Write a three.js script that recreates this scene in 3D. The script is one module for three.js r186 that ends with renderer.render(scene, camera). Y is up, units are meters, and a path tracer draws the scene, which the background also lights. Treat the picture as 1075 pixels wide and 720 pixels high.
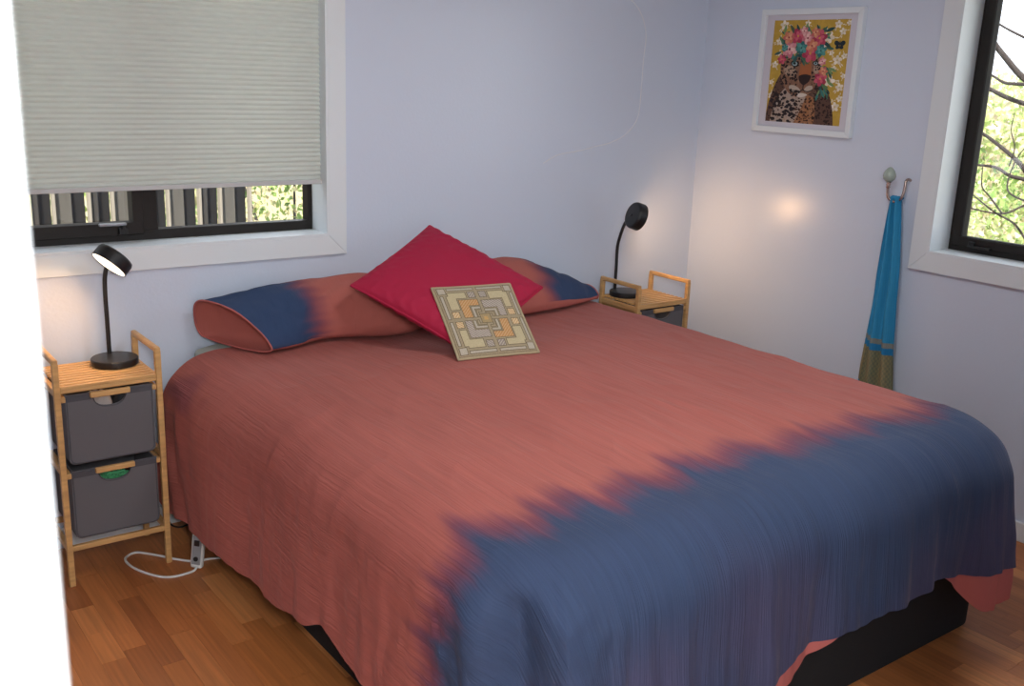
import * as THREE from 'three';
import { RoundedBoxGeometry } from 'three/addons/geometries/RoundedBoxGeometry.js';
import { mergeGeometries, mergeVertices } from 'three/addons/utils/BufferGeometryUtils.js';
import { RectAreaLightUniformsLib } from 'three/addons/lights/RectAreaLightUniformsLib.js';
import { ImprovedNoise } from 'three/addons/math/ImprovedNoise.js';

// ------------------------------------------------------------------ camera, sky, sun, lights, exposure
RectAreaLightUniformsLib.init();
const scene = new THREE.Scene();
const rad = THREE.MathUtils.degToRad;
const camera = new THREE.PerspectiveCamera(37.54, 1075 / 720, 0.02, 200);
camera.position.set(-2.014, 1.62, 3.405);
camera.rotation.order = 'YXZ';
camera.rotation.set(rad(-15.0241), rad(-36.9436), rad(2.17));
camera.focus = 3.5;
camera.userData.fStop = 8;
scene.add(camera);

const renderer = new THREE.WebGLRenderer({ antialias: true });
renderer.toneMapping = THREE.LinearToneMapping;
renderer.toneMappingExposure = 1.0;
renderer.shadowMap.enabled = true;

scene.background = new THREE.Color().setRGB(2.2, 2.35, 2.55);

const sun = new THREE.DirectionalLight(new THREE.Color().setRGB(1, 0.95, 0.84), 9);
sun.position.set(-5, 9.5, 6);
sun.target.position.set(1, 0, 0);
sun.castShadow = true;
Object.assign(sun.shadow.camera, { left: -16, right: 16, top: 16, bottom: -16, near: 0.5, far: 50 });
sun.shadow.mapSize.set(4096, 4096);
scene.add(sun, sun.target);

// light of the bedroom's ceiling lamp (its fitting is built below)
const CEIL = { x: -0.1, y: 2.4, z: 1.75, r: 0.2 };
const ceilingGlow = new THREE.RectAreaLight(new THREE.Color().setRGB(0.965, 0.99, 1), 38, 0.34, 0.34);
ceilingGlow.position.set(CEIL.x, CEIL.y - 0.075, CEIL.z);
ceilingGlow.rotation.x = -Math.PI / 2;
scene.add(ceilingGlow);
// unseen light added behind the camera to light the bedroom through the doorway
const HALL = { x: -2.0, y: 1.93, z: 3.74 };
const hallGlow = new THREE.PointLight(new THREE.Color().setRGB(0.965, 0.99, 1), 10.4, 0, 2);
hallGlow.position.set(HALL.x, HALL.y, HALL.z);
hallGlow.castShadow = true; hallGlow.shadow.radius = 8;
scene.add(hallGlow);

// ------------------------------------------------------------------ helpers
let seed = 7;
const rnd = () => { seed = (seed * 1664525 + 1013904223) % 4294967296; return seed / 4294967296; };
const rr = (a, b) => a + (b - a) * rnd();
const V = (x, y, z) => new THREE.Vector3(x, y, z);
const clamp = (v, a = 0, b = 1) => Math.min(b, Math.max(a, v));
const sstep = (a, b, v) => { const t = clamp((v - a) / (b - a)); return t * t * (3 - 2 * t); };
const mix = (a, b, t) => a + (b - a) * t;
const perlin = new ImprovedNoise();
const ns = (x, y = 0, z = 0) => perlin.noise(x + 31.7, y + 11.3, z + 5.1);
const fbm = (x, y, z = 0, o = 4) => { let s = 0, a = 0.5; for (let i = 0; i < o; i++) { s += a * ns(x, y, z + i * 7.3); x *= 2.03; y *= 2.03; a *= 0.5; } return s; };
const lin = (hex) => { const c = new THREE.Color(hex); return [c.r, c.g, c.b]; };
const mixc = (a, b, t) => [mix(a[0], b[0], t), mix(a[1], b[1], t), mix(a[2], b[2], t)];

const used = {};
function numbered(n) { if (!(n in used)) { used[n] = 0; return n; } used[n]++; return n + '_' + String(used[n]).padStart(3, '0'); }
function sh(m) { m.castShadow = true; m.receiveShadow = true; return m; }
function mesh(name, geo, mat, parent) { const m = sh(new THREE.Mesh(geo, mat)); m.name = name; parent.add(m); return m; }
function tag(o, label, category, group) { o.userData = { ...o.userData, label, category }; if (group) o.userData.group = group; return o; }
function thing(name, label, category, pos = [0, 0, 0], group) {
  const g = new THREE.Group(); g.name = numbered(name); g.position.set(...pos); scene.add(g); return tag(g, label, category, group);
}
function solo(name, geo, mat, label, category, group) { return tag(mesh(numbered(name), geo, mat, scene), label, category, group); }
function struct(name, label, category = 'structure') { const g = new THREE.Group(); g.name = numbered(name); g.userData = { kind: 'structure', label, category }; scene.add(g); return g; }
function structMesh(name, geo, mat, label, category = 'structure') { const m = mesh(numbered(name), geo, mat, scene); m.userData = { kind: 'structure', label, category }; return m; }

function box(w, h, d, x = 0, y = 0, z = 0) { return new THREE.BoxGeometry(w, h, d).translate(x, y, z); }
function span(x0, x1, y0, y1, z0, z1) { return box(x1 - x0, y1 - y0, z1 - z0, (x0 + x1) / 2, (y0 + y1) / 2, (z0 + z1) / 2); }
function rspan(x0, x1, y0, y1, z0, z1, r = 0.003, s = 2) {
  return new RoundedBoxGeometry(x1 - x0, y1 - y0, z1 - z0, s, Math.min(r, (x1 - x0) / 2.01, (y1 - y0) / 2.01, (z1 - z0) / 2.01)).translate((x0 + x1) / 2, (y0 + y1) / 2, (z0 + z1) / 2);
}
function merge(list) { return mergeGeometries(list.map((g) => (g.index ? g.toNonIndexed() : g))); }
function tube(pts, r, seg = 60, rs = 10, closed = false) { return new THREE.TubeGeometry(new THREE.CatmullRomCurve3(pts.map((p) => V(...p)), closed, 'centripetal'), seg, r, rs, closed); }
// tube whose radius changes along its length
function taper(pts, r0, r1, seg = 40, rs = 8) {
  const g = tube(pts, 1, seg, rs), c = new THREE.CatmullRomCurve3(pts.map((p) => V(...p)), false, 'centripetal');
  const P = g.attributes.position;
  for (let i = 0; i <= seg; i++) {
    const o = c.getPointAt(i / seg), r = mix(r0, r1, i / seg);
    for (let j = 0; j <= rs; j++) { const k = i * (rs + 1) + j; P.setXYZ(k, o.x + (P.getX(k) - o.x) * r, o.y + (P.getY(k) - o.y) * r, o.z + (P.getZ(k) - o.z) * r); }
  }
  return g;
}
// slab with rectangular holes in the plane (u across, y up)
function wallSlab(u0, u1, y0, y1, holes, thick) {
  const s = new THREE.Shape([[u0, y0], [u1, y0], [u1, y1], [u0, y1]].map((p) => new THREE.Vector2(...p)));
  for (const [a, b, c, d] of holes) s.holes.push(new THREE.Path([[a, c], [a, d], [b, d], [b, c]].map((p) => new THREE.Vector2(...p))));
  return new THREE.ExtrudeGeometry(s, { depth: thick, bevelEnabled: false });
}
// grid surface; f(u, v) -> [x, y, z]
function gridGeo(nu, nv, f, uvf) {
  const pos = [], uv = [], idx = [];
  for (let j = 0; j <= nv; j++) for (let i = 0; i <= nu; i++) { const u = i / nu, v = j / nv; pos.push(...f(u, v)); uv.push(...(uvf ? uvf(u, v) : [u, v])); }
  for (let j = 0; j < nv; j++) for (let i = 0; i < nu; i++) { const a = j * (nu + 1) + i, b = a + 1, c = a + nu + 1, d = c + 1; idx.push(a, b, d, a, d, c); }
  const g = new THREE.BufferGeometry();
  g.setAttribute('position', new THREE.Float32BufferAttribute(pos, 3)); g.setAttribute('uv', new THREE.Float32BufferAttribute(uv, 2)); g.setIndex(idx); g.computeVertexNormals();
  return g;
}
function dataTex(w, h, f, srgb, rx = 1, ry = 1) {
  const d = new Uint8Array(w * h * 4);
  for (let y = 0; y < h; y++) for (let x = 0; x < w; x++) { const c = f(x / w, y / h, x, y), k = 4 * (y * w + x); if (typeof c === 'number') { d[k] = d[k + 1] = d[k + 2] = clamp(c) * 255; } else { for (let i = 0; i < 3; i++) { let v = clamp(c[i]); if (srgb) v = v <= 0.0031308 ? 12.92 * v : 1.055 * v ** (1 / 2.4) - 0.055; d[k + i] = v * 255; } } d[k + 3] = 255; }
  const t = new THREE.DataTexture(d, w, h); t.magFilter = THREE.LinearFilter; t.minFilter = THREE.LinearMipmapLinearFilter; t.generateMipmaps = true; t.wrapS = t.wrapT = THREE.RepeatWrapping; t.repeat.set(rx, ry); if (srgb) t.colorSpace = THREE.SRGBColorSpace; t.needsUpdate = true; return t;
}
function rep(t, x, y) { const c = t.clone(); c.repeat.set(x, y); c.needsUpdate = true; return c; }
function boxUV(g, s = 1) { // uv in metres from the dominant face direction
  const n = g.index ? g.toNonIndexed() : g, P = n.attributes.position, N = n.attributes.normal, uv = new Float32Array(P.count * 2);
  for (let i = 0; i < P.count; i++) {
    const ax = Math.abs(N.getX(i)), ay = Math.abs(N.getY(i)), az = Math.abs(N.getZ(i)), x = P.getX(i), y = P.getY(i), z = P.getZ(i);
    const [a, b] = ax > ay && ax > az ? [z, y] : ay > az ? [x, z] : [x, y]; uv[2 * i] = a * s; uv[2 * i + 1] = b * s;
  }
  n.setAttribute('uv', new THREE.BufferAttribute(uv, 2)); return n;
}
const std = (o) => new THREE.MeshStandardMaterial(o);
const phys = (o) => new THREE.MeshPhysicalMaterial(o);

// ------------------------------------------------------------------ materials
const T = {};
T.orange = dataTex(256, 256, (u, v) => { let s = 0; for (const k of [24, 48]) s += ns(Math.cos(u * 6.283) * k / 6.283 * 1.0 + v * 0.0, Math.sin(u * 6.283) * k / 6.283, v * k) ; return 0.5 + 0.25 * s; });
T.weave = dataTex(128, 128, (u, v, x, y) => 0.5 + 0.28 * (Math.sin(x / 128 * 6.283 * 32) * Math.sin(y / 128 * 6.283 * 32)) + 0.25 * (((x * 73 + y * 151 + x * y * 7) % 17) / 17 - 0.5));
T.slub = dataTex(512, 512, (u, v, x) => { // long threads along v
  const thread = ns(x * 0.43, v * 5, 2) * 0.45 + ns(x * 0.9, v * 9, 9) * 0.4 + ns(x * 0.12, v * 3, 4) * 0.3; return 0.5 + 0.6 * thread; });
T.grain = dataTex(512, 256, (u, v) => { const w = fbm(u * 2.2, v * 26, 1, 3); const f = ns(u * 14, v * 160, 3) * 0.5; const k = 1 + 0.42 * w + 0.16 * f; return [0.62 * k, 0.62 * k, 0.62 * k]; }, true);
T.bamboo = dataTex(256, 128, (u, v) => { const k = 1 + 0.22 * ns(u * 4, v * 60, 6) + 0.16 * ns(u * 2.5, v * 12, 8); return [0.7 * k, 0.7 * k * 0.985, 0.7 * k * 0.95]; }, true);

const M = {};
M.wall = phys({ color: new THREE.Color().setRGB(0.635, 0.705, 0.825), roughness: 0.29, bumpMap: rep(T.orange, 3, 3), bumpScale: 0.0004 });
M.lightStreak = phys({ color: new THREE.Color().setRGB(0.74, 0.77, 0.83), roughness: 0.3 });  // paler than the wall: a streak of reflected light put into the colour
M.ceiling = std({ color: new THREE.Color().setRGB(0.78, 0.78, 0.79), roughness: 0.9 });
M.whitePaint = phys({ color: new THREE.Color().setRGB(0.76, 0.815, 0.845), roughness: 0.35 });
M.hallPaint = std({ color: new THREE.Color().setRGB(0.8, 0.8, 0.78), roughness: 0.7 });
M.brownAlu = phys({ color: new THREE.Color().setRGB(0.017, 0.0135, 0.012), roughness: 0.5, specularIntensity: 0.6 });
M.gasket = std({ color: 0x0b0b0b, roughness: 0.8 });
M.steel = phys({ color: 0xb9bec4, metalness: 1, roughness: 0.28 });
M.glass = phys({ color: 0xffffff, transmission: 1, thickness: 0, roughness: 0, ior: 1.5 });
M.black = phys({ color: new THREE.Color().setRGB(0.012, 0.012, 0.013), roughness: 0.38 });
M.bamboo = phys({ color: new THREE.Color().setRGB(0.85, 0.5, 0.205), map: T.bamboo, roughness: 0.42 });
M.binFabric = std({ color: new THREE.Color().setRGB(0.125, 0.12, 0.13), roughness: 0.95, bumpMap: rep(T.weave, 9, 9), bumpScale: 0.0008 });
M.binTrim = std({ color: new THREE.Color().setRGB(0.075, 0.073, 0.085), roughness: 0.95 });
M.blackFabric = std({ color: new THREE.Color().setRGB(0.011, 0.011, 0.0125), roughness: 0.97, bumpMap: rep(T.weave, 8, 8), bumpScale: 0.001 });
M.sheet = std({ color: new THREE.Color().setRGB(0.5, 0.5, 0.44), roughness: 0.95 });
M.whitePlastic = phys({ color: new THREE.Color().setRGB(0.74, 0.74, 0.72), roughness: 0.4 });
M.darkPlastic = phys({ color: 0x16181b, roughness: 0.35 });
M.copper = phys({ color: new THREE.Color().setRGB(0.44, 0.33, 0.29), metalness: 1, roughness: 0.27 });

// ------------------------------------------------------------------ the room
const XR = 1.605, XL = -2.35, ZF = 2.98, H = 2.4, TH = 0.16, HALL_Z = 5.2, HALL_X = -3.4;
const W1 = { a: -1.56, b: -0.334, y0: 1.008, y1: 2.1 };   // opening in the wall behind the bed
const W2 = { a: 1.262, b: 2.42, y0: 1.003, y1: 2.1 };     // opening in the right-hand wall (along z)
const DOOR = { a: -1.953, b: -0.93, y1: 2.02 };

const wallBack = structMesh('wall_back', boxUV(wallSlab(XL - TH, XR + TH, -0.02, H, [[W1.a, W1.b, W1.y0, W1.y1]], TH).translate(0, 0, -TH)), M.wall, 'lavender painted wall behind the bed', 'wall');
// raised line whose paler colour stands for a bright streak of reflected light
mesh('light_streak', tube([[1.09, 1.96, 0], [1.178, 1.895, 0], [1.221, 1.806, 0], [1.217, 1.684, 0], [1.216, 1.561, 0], [1.203, 1.436, 0], [1.135, 1.366, 0], [1.046, 1.332, 0], [0.95, 1.315, 0], [0.883, 1.301, 0], [0.751, 1.283, 0], [0.675, 1.25, 0]].map(([x, y]) => [x, y, -0.0005]), 0.0027, 120, 8), M.lightStreak, wallBack);
structMesh('wall_right', boxUV(wallSlab(0, ZF + 0.1, -0.02, H, [[W2.a, W2.b, W2.y0, W2.y1]], TH).rotateY(-Math.PI / 2).translate(XR + TH, 0, 0)), M.wall, 'lavender painted wall with the picture and the tree window', 'wall');
structMesh('wall_left', boxUV(span(XL - TH, XL, -0.02, H, 0, ZF + 0.1)), M.wall, 'lavender wall on the left side', 'wall');
structMesh('wall_front', boxUV(merge([span(XL - TH, DOOR.a - 0.02, -0.02, H, ZF, ZF + 0.1), span(DOOR.b + 0.02, XR + TH, -0.02, H, ZF, ZF + 0.1), span(DOOR.a - 0.02, DOOR.b + 0.02, DOOR.y1 + 0.02, H, ZF, ZF + 0.1)])), M.wall, 'wall with the doorway', 'wall');
structMesh('ceiling', span(HALL_X - TH, XR + TH, H, H + 0.15, -TH, HALL_Z + TH), M.ceiling, 'white ceiling', 'ceiling');
// hallway shell behind the camera
structMesh('wall_hall_back', span(HALL_X - TH, XR + TH, -0.02, H, HALL_Z, HALL_Z + TH), M.hallPaint, 'hallway wall', 'wall');
structMesh('wall_hall_left', span(HALL_X - TH, HALL_X, -0.02, H, ZF, HALL_Z), M.hallPaint, 'hallway end wall', 'wall');
structMesh('wall_hall_right', span(XR, XR + TH, -0.02, H, ZF + 0.1, HALL_Z), M.hallPaint, 'hallway far end wall', 'wall');
structMesh('wall_hall_front', span(HALL_X, XL - TH, -0.02, H, ZF, ZF + 0.1), M.hallPaint, 'hallway wall beside the bedroom', 'wall');

// door frame: jamb lining and architraves on both sides
{
  const g = struct('door_1', 'white door frame at the left edge of the picture', 'door frame');
  const z0 = ZF, z1 = ZF + 0.1, t = 0.018, w = 0.07;
  mesh('jamb', rspan(DOOR.a - 0.02, DOOR.a, 0, DOOR.y1 + 0.02, z0 - 0.001, z1 + 0.001, 0.002), M.whitePaint, g);
  mesh('jamb', rspan(DOOR.b, DOOR.b + 0.02, 0, DOOR.y1 + 0.02, z0 - 0.001, z1 + 0.001, 0.002), M.whitePaint, g);
  mesh('head_jamb', rspan(DOOR.a, DOOR.b, DOOR.y1, DOOR.y1 + 0.02, z0 - 0.001, z1 + 0.001, 0.002), M.whitePaint, g);
  for (const [za, zb] of [[z0 - t, z0 - 0.0012], [z1 + 0.0012, z1 + t]]) {
    mesh('architrave', rspan(DOOR.a - w, DOOR.a - 0.001, 0, DOOR.y1 + w, za, zb, 0.004), M.whitePaint, g);
    mesh('architrave', rspan(DOOR.b + 0.001, DOOR.b + w, 0, DOOR.y1 + w, za, zb, 0.004), M.whitePaint, g);
    mesh('architrave', rspan(DOOR.a - 0.001, DOOR.b + 0.001, DOOR.y1 + 0.001, DOOR.y1 + w, za, zb, 0.004), M.whitePaint, g);
  }
}

// ------------------------------------------------------------------ floor of short parquet strips
{
  const fl = struct('floor', 'reddish brown strip parquet floor', 'floor');
  mesh('subfloor', span(HALL_X - TH, XR + TH, -0.12, -0.0125, -TH, HALL_Z + TH), std({ color: 0x1a0e08, roughness: 1 }), fl);
  const SW = 0.0665, GAP = 0.0006, LEN = [0.26, 0.34, 0.42, 0.5];
  const tones = [[0.27, 0.098, 0.038], [0.235, 0.082, 0.031], [0.31, 0.118, 0.047], [0.20, 0.068, 0.027], [0.36, 0.148, 0.062], [0.255, 0.09, 0.032]];
  const mats = tones.map((c) => phys({ color: new THREE.Color().setRGB(c[0] * 2.9, c[1] * 2.85, c[2] * 2.3), map: T.grain, roughness: 0.36 }));
  const geos = LEN.map((l) => [0, 1, 2].map((k) => {
    const g = box(SW - GAP, 0.012, l - GAP, 0, -0.006, 0), P = g.attributes.position, uv = g.attributes.uv;
    for (let i = 0; i < P.count; i++) uv.setXY(i, (P.getZ(i) + k * 0.37) / 0.9, (P.getX(i) + k * 0.11 + l) / 0.3);
    return g;
  }));
  const rest = tones.map(() => []);
  const inView = (x, z) => (x > -1.72 && x < -0.84 && z > 0 && z < 2.3 && x > -1.72 && (x - -1.4) > -(1.9 - z) * 0.28 - 0.15) || (x > 0.3 && x < XR && z > 1.9 && z < 2.6);
  const x0 = XL;
  let n = 0;
  for (let i = 0; x0 + i * SW < XR; i++) {
    const xc = x0 + (i + 0.5) * SW; let z = -rr(0, 0.3), li = 0;
    while (z < HALL_Z) {
      li = Math.floor(rnd() * 4); const L = LEN[li], zc = z + L / 2, vi = Math.floor(rnd() * 3), ti = [0, 1, 5, 0, 2, 1, 3, 5, 0, 4, 2, 1][Math.floor(rnd() * 12)];
      if (inView(xc, zc) && n < 300) { const m = mesh('board', geos[li][vi], mats[ti], fl); m.position.set(xc, 0, zc); n++; }
      else rest[ti].push(geos[li][vi].clone().translate(xc, 0, zc));
      z += L;
    }
  }
  for (let x = HALL_X; x < XL; x += 0.35) rest[0].push(box(0.3494, 0.012, HALL_Z - ZF, x + 0.175, -0.006, (HALL_Z + ZF) / 2));
  rest.forEach((r, i) => { if (r.length) { const m = mesh('boards', merge(r), mats[i], fl); m.userData.kind = 'stuff'; } });
}
// baseboards
{
  const b = (n, g, l) => structMesh(n, g, M.whitePaint, l, 'baseboard');
  b('baseboard_back', rspan(XL + 0.001, XR - 0.001, 0.0005, 0.075, 0.0005, 0.013, 0.003), 'white baseboard below the blind window');
  b('baseboard_right', rspan(XR - 0.013, XR - 0.0005, 0.0005, 0.075, 0.014, ZF - 0.001, 0.003), 'white baseboard along the picture wall');
  b('baseboard_left', rspan(XL + 0.0005, XL + 0.013, 0.0005, 0.075, 0.014, ZF - 0.001, 0.003), 'white baseboard on the left wall');
}

// ------------------------------------------------------------------ windows (built in local space: x across, y up, room side +z, wall face at z = 0)
function casing(parent, a, b, y0, y1) {
  const w = 0.072, t = 0.017, r = 0.002;
  const strip = (pts) => new THREE.ExtrudeGeometry(new THREE.Shape(pts.map((p) => new THREE.Vector2(...p))), { depth: t - 2 * r, bevelEnabled: true, bevelSize: r, bevelThickness: r, bevelOffset: -r, bevelSegments: 2 }).translate(0, 0, r);
  const e = 0.0003;
  mesh('casing', strip([[a - w, y0 - w], [b + w, y0 - w], [b, y0], [a, y0]].map(([x, y], i) => [x, y - (i > 1 ? e : 0)])), M.whitePaint, parent);
  mesh('casing', strip([[a - w, y1 + w], [a, y1], [b, y1], [b + w, y1 + w]]), M.whitePaint, parent);
  mesh('casing', strip([[a - w, y0 - w + e], [a, y0 + e], [a, y1 - e], [a - w, y1 + w - e]]), M.whitePaint, parent);
  mesh('casing', strip([[b, y0 + e], [b + w, y0 - w + e], [b + w, y1 + w - e], [b, y1 - e]]), M.whitePaint, parent);
}
function liner(parent, a, b, y0, y1, zb) { // reveal boards lining the opening
  const t = 0.008;
  mesh('sill', span(a, b, y0 - 0.0001, y0 + t, zb, 0.0165), M.whitePaint, parent);
  mesh('reveal', span(a, b, y1 - t, y1, zb, 0.0165), M.whitePaint, parent);
  mesh('reveal', span(a, a + t, y0 + t, y1 - t, zb, 0.0165), M.whitePaint, parent);
  mesh('reveal', span(b - t, b, y0 + t, y1 - t, zb, 0.0165), M.whitePaint, parent);
}
function ring(a, b, y0, y1, w, wb, z0, z1) { // rectangular frame: sides w, bottom wb
  return merge([rspan(a, b, y0, y0 + wb, z0, z1, 0.003), rspan(a, b, y1 - w, y1, z0, z1, 0.003), rspan(a, a + w, y0 + wb - 0.002, y1 - w + 0.002, z0, z1, 0.003), rspan(b - w, b, y0 + wb - 0.002, y1 - w + 0.002, z0, z1, 0.003)]);
}
{
  const w = struct('window_1', 'brown framed window behind the grey blind above the left nightstand', 'window');
  const { a, b, y0, y1 } = W1, zf = -0.108;
  casing(w, a, b, y0, y1); liner(w, a, b, y0, y1, zf);
  mesh('frame', ring(a, b, y0 + 0.006, y1, 0.026, 0.036, -0.155, zf), M.brownAlu, w);
  mesh('mullion', rspan(-0.975, -0.922, y0 + 0.04, y1 - 0.024, -0.155, zf + 0.001, 0.003), M.brownAlu, w);
  const s = mesh('sash', ring(a + 0.024, -0.973, y0 + 0.03, y1 - 0.024, 0.036, 0.042, -0.15, zf + 0.014), M.brownAlu, w);
  mesh('pane', span(a + 0.055, -1.004, y0 + 0.068, y1 - 0.055, -0.137, -0.133), M.glass, s);
  mesh('pane', span(-0.926, b - 0.022, y0 + 0.038, y1 - 0.022, -0.137, -0.133), M.glass, w);
  const lt = mesh('latch', merge([rspan(-1.06, -1.032, y0 + 0.034, y0 + 0.056, zf + 0.01, zf + 0.03, 0.003), rspan(-1.052, -1.04, y0 + 0.052, y0 + 0.07, zf + 0.018, zf + 0.034, 0.003)]), M.black, s);
  mesh('lever', rspan(-1.125, -1.036, y0 + 0.066, y0 + 0.076, zf + 0.02, zf + 0.036, 0.004), M.steel, s);
}
{
  const w = struct('window_2', 'black framed window onto the sunlit trees at the right', 'window');
  w.rotation.y = -Math.PI / 2; w.position.set(XR, 0, 0);   // local x -> world z, local z -> world -x
  const { a, b, y0, y1 } = W2, zf = -0.115;
  casing(w, a, b, y0, y1); liner(w, a, b, y0, y1, zf);
  mesh('frame', ring(a, b, y0 + 0.004, y1, 0.03, 0.032, -0.158, zf), M.brownAlu, w);
  const s = mesh('sash', ring(a + 0.024, b - 0.024, y0 + 0.03, y1 - 0.024, 0.036, 0.034, -0.15, zf + 0.012), M.brownAlu, w);
  mesh('gasket', ring(a + 0.058, b - 0.058, y0 + 0.062, y1 - 0.058, 0.004, 0.005, -0.138, zf + 0.008), M.gasket, s);
  mesh('pane', span(a + 0.056, b - 0.056, y0 + 0.06, y1 - 0.056, -0.137, -0.133), M.glass, s);
  mesh('latch', merge([rspan(a + 0.1, a + 0.125, y0 + 0.034, y0 + 0.052, zf + 0.01, zf + 0.026, 0.003), rspan(a + 0.1, a + 0.19, y0 + 0.03, y0 + 0.038, zf + 0.012, zf + 0.03, 0.003)]), M.black, s);
}
// pleated blind
{
  const a = W1.a + 0.012, b = W1.b - 0.012, yb = 1.196, yt = W1.y1 - 0.045, z = -0.026, pitch0 = 0.0165;
  const g = thing('pleated_blind', 'grey pleated cellular blind lowered over the left window', 'blind', [0, 0, 0]);
  const n = Math.round((yt - yb - 0.012) / pitch0), pitch = (yt - yb - 0.012) / n, prof = [];
  for (let i = 0; i <= n * 4; i++) { const y = yt - i * pitch / 4, ph = i % 4; prof.push([y, z + 0.004 * [-1, 0.25, 1, 0.25][ph]]); }
  const front = gridGeo(40, prof.length - 1, (u, v) => { const p = prof[Math.round(v * (prof.length - 1))], x = mix(a, b, u); return [x, p[0] + 0.0012 * ns(x * 3, p[0] * 9), p[1]]; }).toNonIndexed();
  front.computeVertexNormals();
  const back = gridGeo(4, prof.length - 1, (u, v) => { const p = prof[Math.round(v * (prof.length - 1))]; return [mix(a, b, u), p[0], z - 0.012 - (p[1] - z)]; }).toNonIndexed();
  back.computeVertexNormals();
  const cloth = phys({ color: new THREE.Color().setRGB(0.80, 0.83, 0.785), roughness: 1, transmission: 0.36, thickness: 0, side: THREE.DoubleSide });
  mesh('pleats', merge([front, back]), cloth, g);
  mesh('bottom_rail', rspan(a, b, yb, yb + 0.016, z - 0.018, z + 0.009, 0.003), phys({ color: new THREE.Color().setRGB(0.56, 0.57, 0.57), roughness: 0.5 }), g);
  mesh('end_cap', rspan(b - 0.001, b + 0.003, yb - 0.001, yb + 0.017, z - 0.018, z + 0.009, 0.001), M.whitePlastic, g);
  mesh('head_rail', rspan(a, b, yt, W1.y1 - 0.009, z - 0.024, z + 0.012, 0.003), M.whitePlastic, g);
}

// ------------------------------------------------------------------ bedroom ceiling lamp, and the unseen globe added in the hallway
{
  const g = thing('ceiling_light', 'round white flush ceiling light of the bedroom', 'ceiling light', [CEIL.x, CEIL.y, CEIL.z]);
  mesh('rim', new THREE.LatheGeometry([[0, -0.0005], [0.22, -0.0005], [0.222, -0.03], [0.21, -0.034], [0.205, -0.02], [0, -0.02]].map((p) => new THREE.Vector2(...p)), 48), M.whitePaint, g);
  mesh('diffuser', new THREE.LatheGeometry([[0, -0.068], [0.08, -0.065], [0.15, -0.055], [0.195, -0.035], [0.2, -0.022]].map((p) => new THREE.Vector2(...p)), 48), std({ color: 0xffffff, emissive: 0xffffff, emissiveIntensity: 2.5, roughness: 0.5 }), g);
}
{
  const g = thing('added_globe_light', 'added frosted globe light in the hallway, out of view', 'added light', [HALL.x, HALL.y, HALL.z]);
  mesh('globe', new THREE.SphereGeometry(0.17, 40, 28), std({ color: 0xffffff, emissive: 0xffffff, emissiveIntensity: 2.5, roughness: 0.5 }), g);
  mesh('cord', new THREE.CylinderGeometry(0.004, 0.004, H - HALL.y - 0.19, 10).translate(0, 0.17 + (H - HALL.y - 0.19) / 2, 0), M.black, g);
  mesh('ceiling_rose', new THREE.CylinderGeometry(0.05, 0.06, 0.02, 28).translate(0, H - HALL.y - 0.0105, 0), M.whitePaint, g);
}

// ------------------------------------------------------------------ bed base and mattress
solo('bed_base', (() => {
  const w = 0.88, z0 = 0.03, z1 = 2.012, r = 0.05, s = new THREE.Shape();
  s.moveTo(-w + r, -z0); s.lineTo(w - r, -z0); s.quadraticCurveTo(w, -z0, w, -z0 - r); s.lineTo(w, -z1 + r); s.quadraticCurveTo(w, -z1, w - r, -z1); s.lineTo(-w + r, -z1); s.quadraticCurveTo(-w, -z1, -w, -z1 + r); s.lineTo(-w, -z0 - r); s.quadraticCurveTo(-w, -z0, -w + r, -z0);
  return boxUV(new THREE.ExtrudeGeometry(s, { depth: 0.306, bevelEnabled: true, bevelSize: 0.008, bevelThickness: 0.012, bevelOffset: -0.008, bevelSegments: 3, curveSegments: 10 }).rotateX(-Math.PI / 2).translate(0, 0.0135, 0));
})(), M.blackFabric, 'black fabric bed base showing under the blue foot of the duvet', 'bed base');
{
  const g = thing('mattress', 'pale sheeted mattress corner peeping out under the left pillow', 'mattress', [0, 0.333, 0]);
  mesh('body', new RoundedBoxGeometry(1.72, 0.3, 1.93, 6, 0.06).translate(0, 0.15, 0.985), M.sheet, g);
  mesh('sheet_fold', new RoundedBoxGeometry(0.13, 0.05, 0.1, 5, 0.022).rotateZ(0.16).translate(-0.805, 0.298, 0.08), std({ color: new THREE.Color().setRGB(0.42, 0.47, 0.42), roughness: 0.95 }), g);
}

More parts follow.
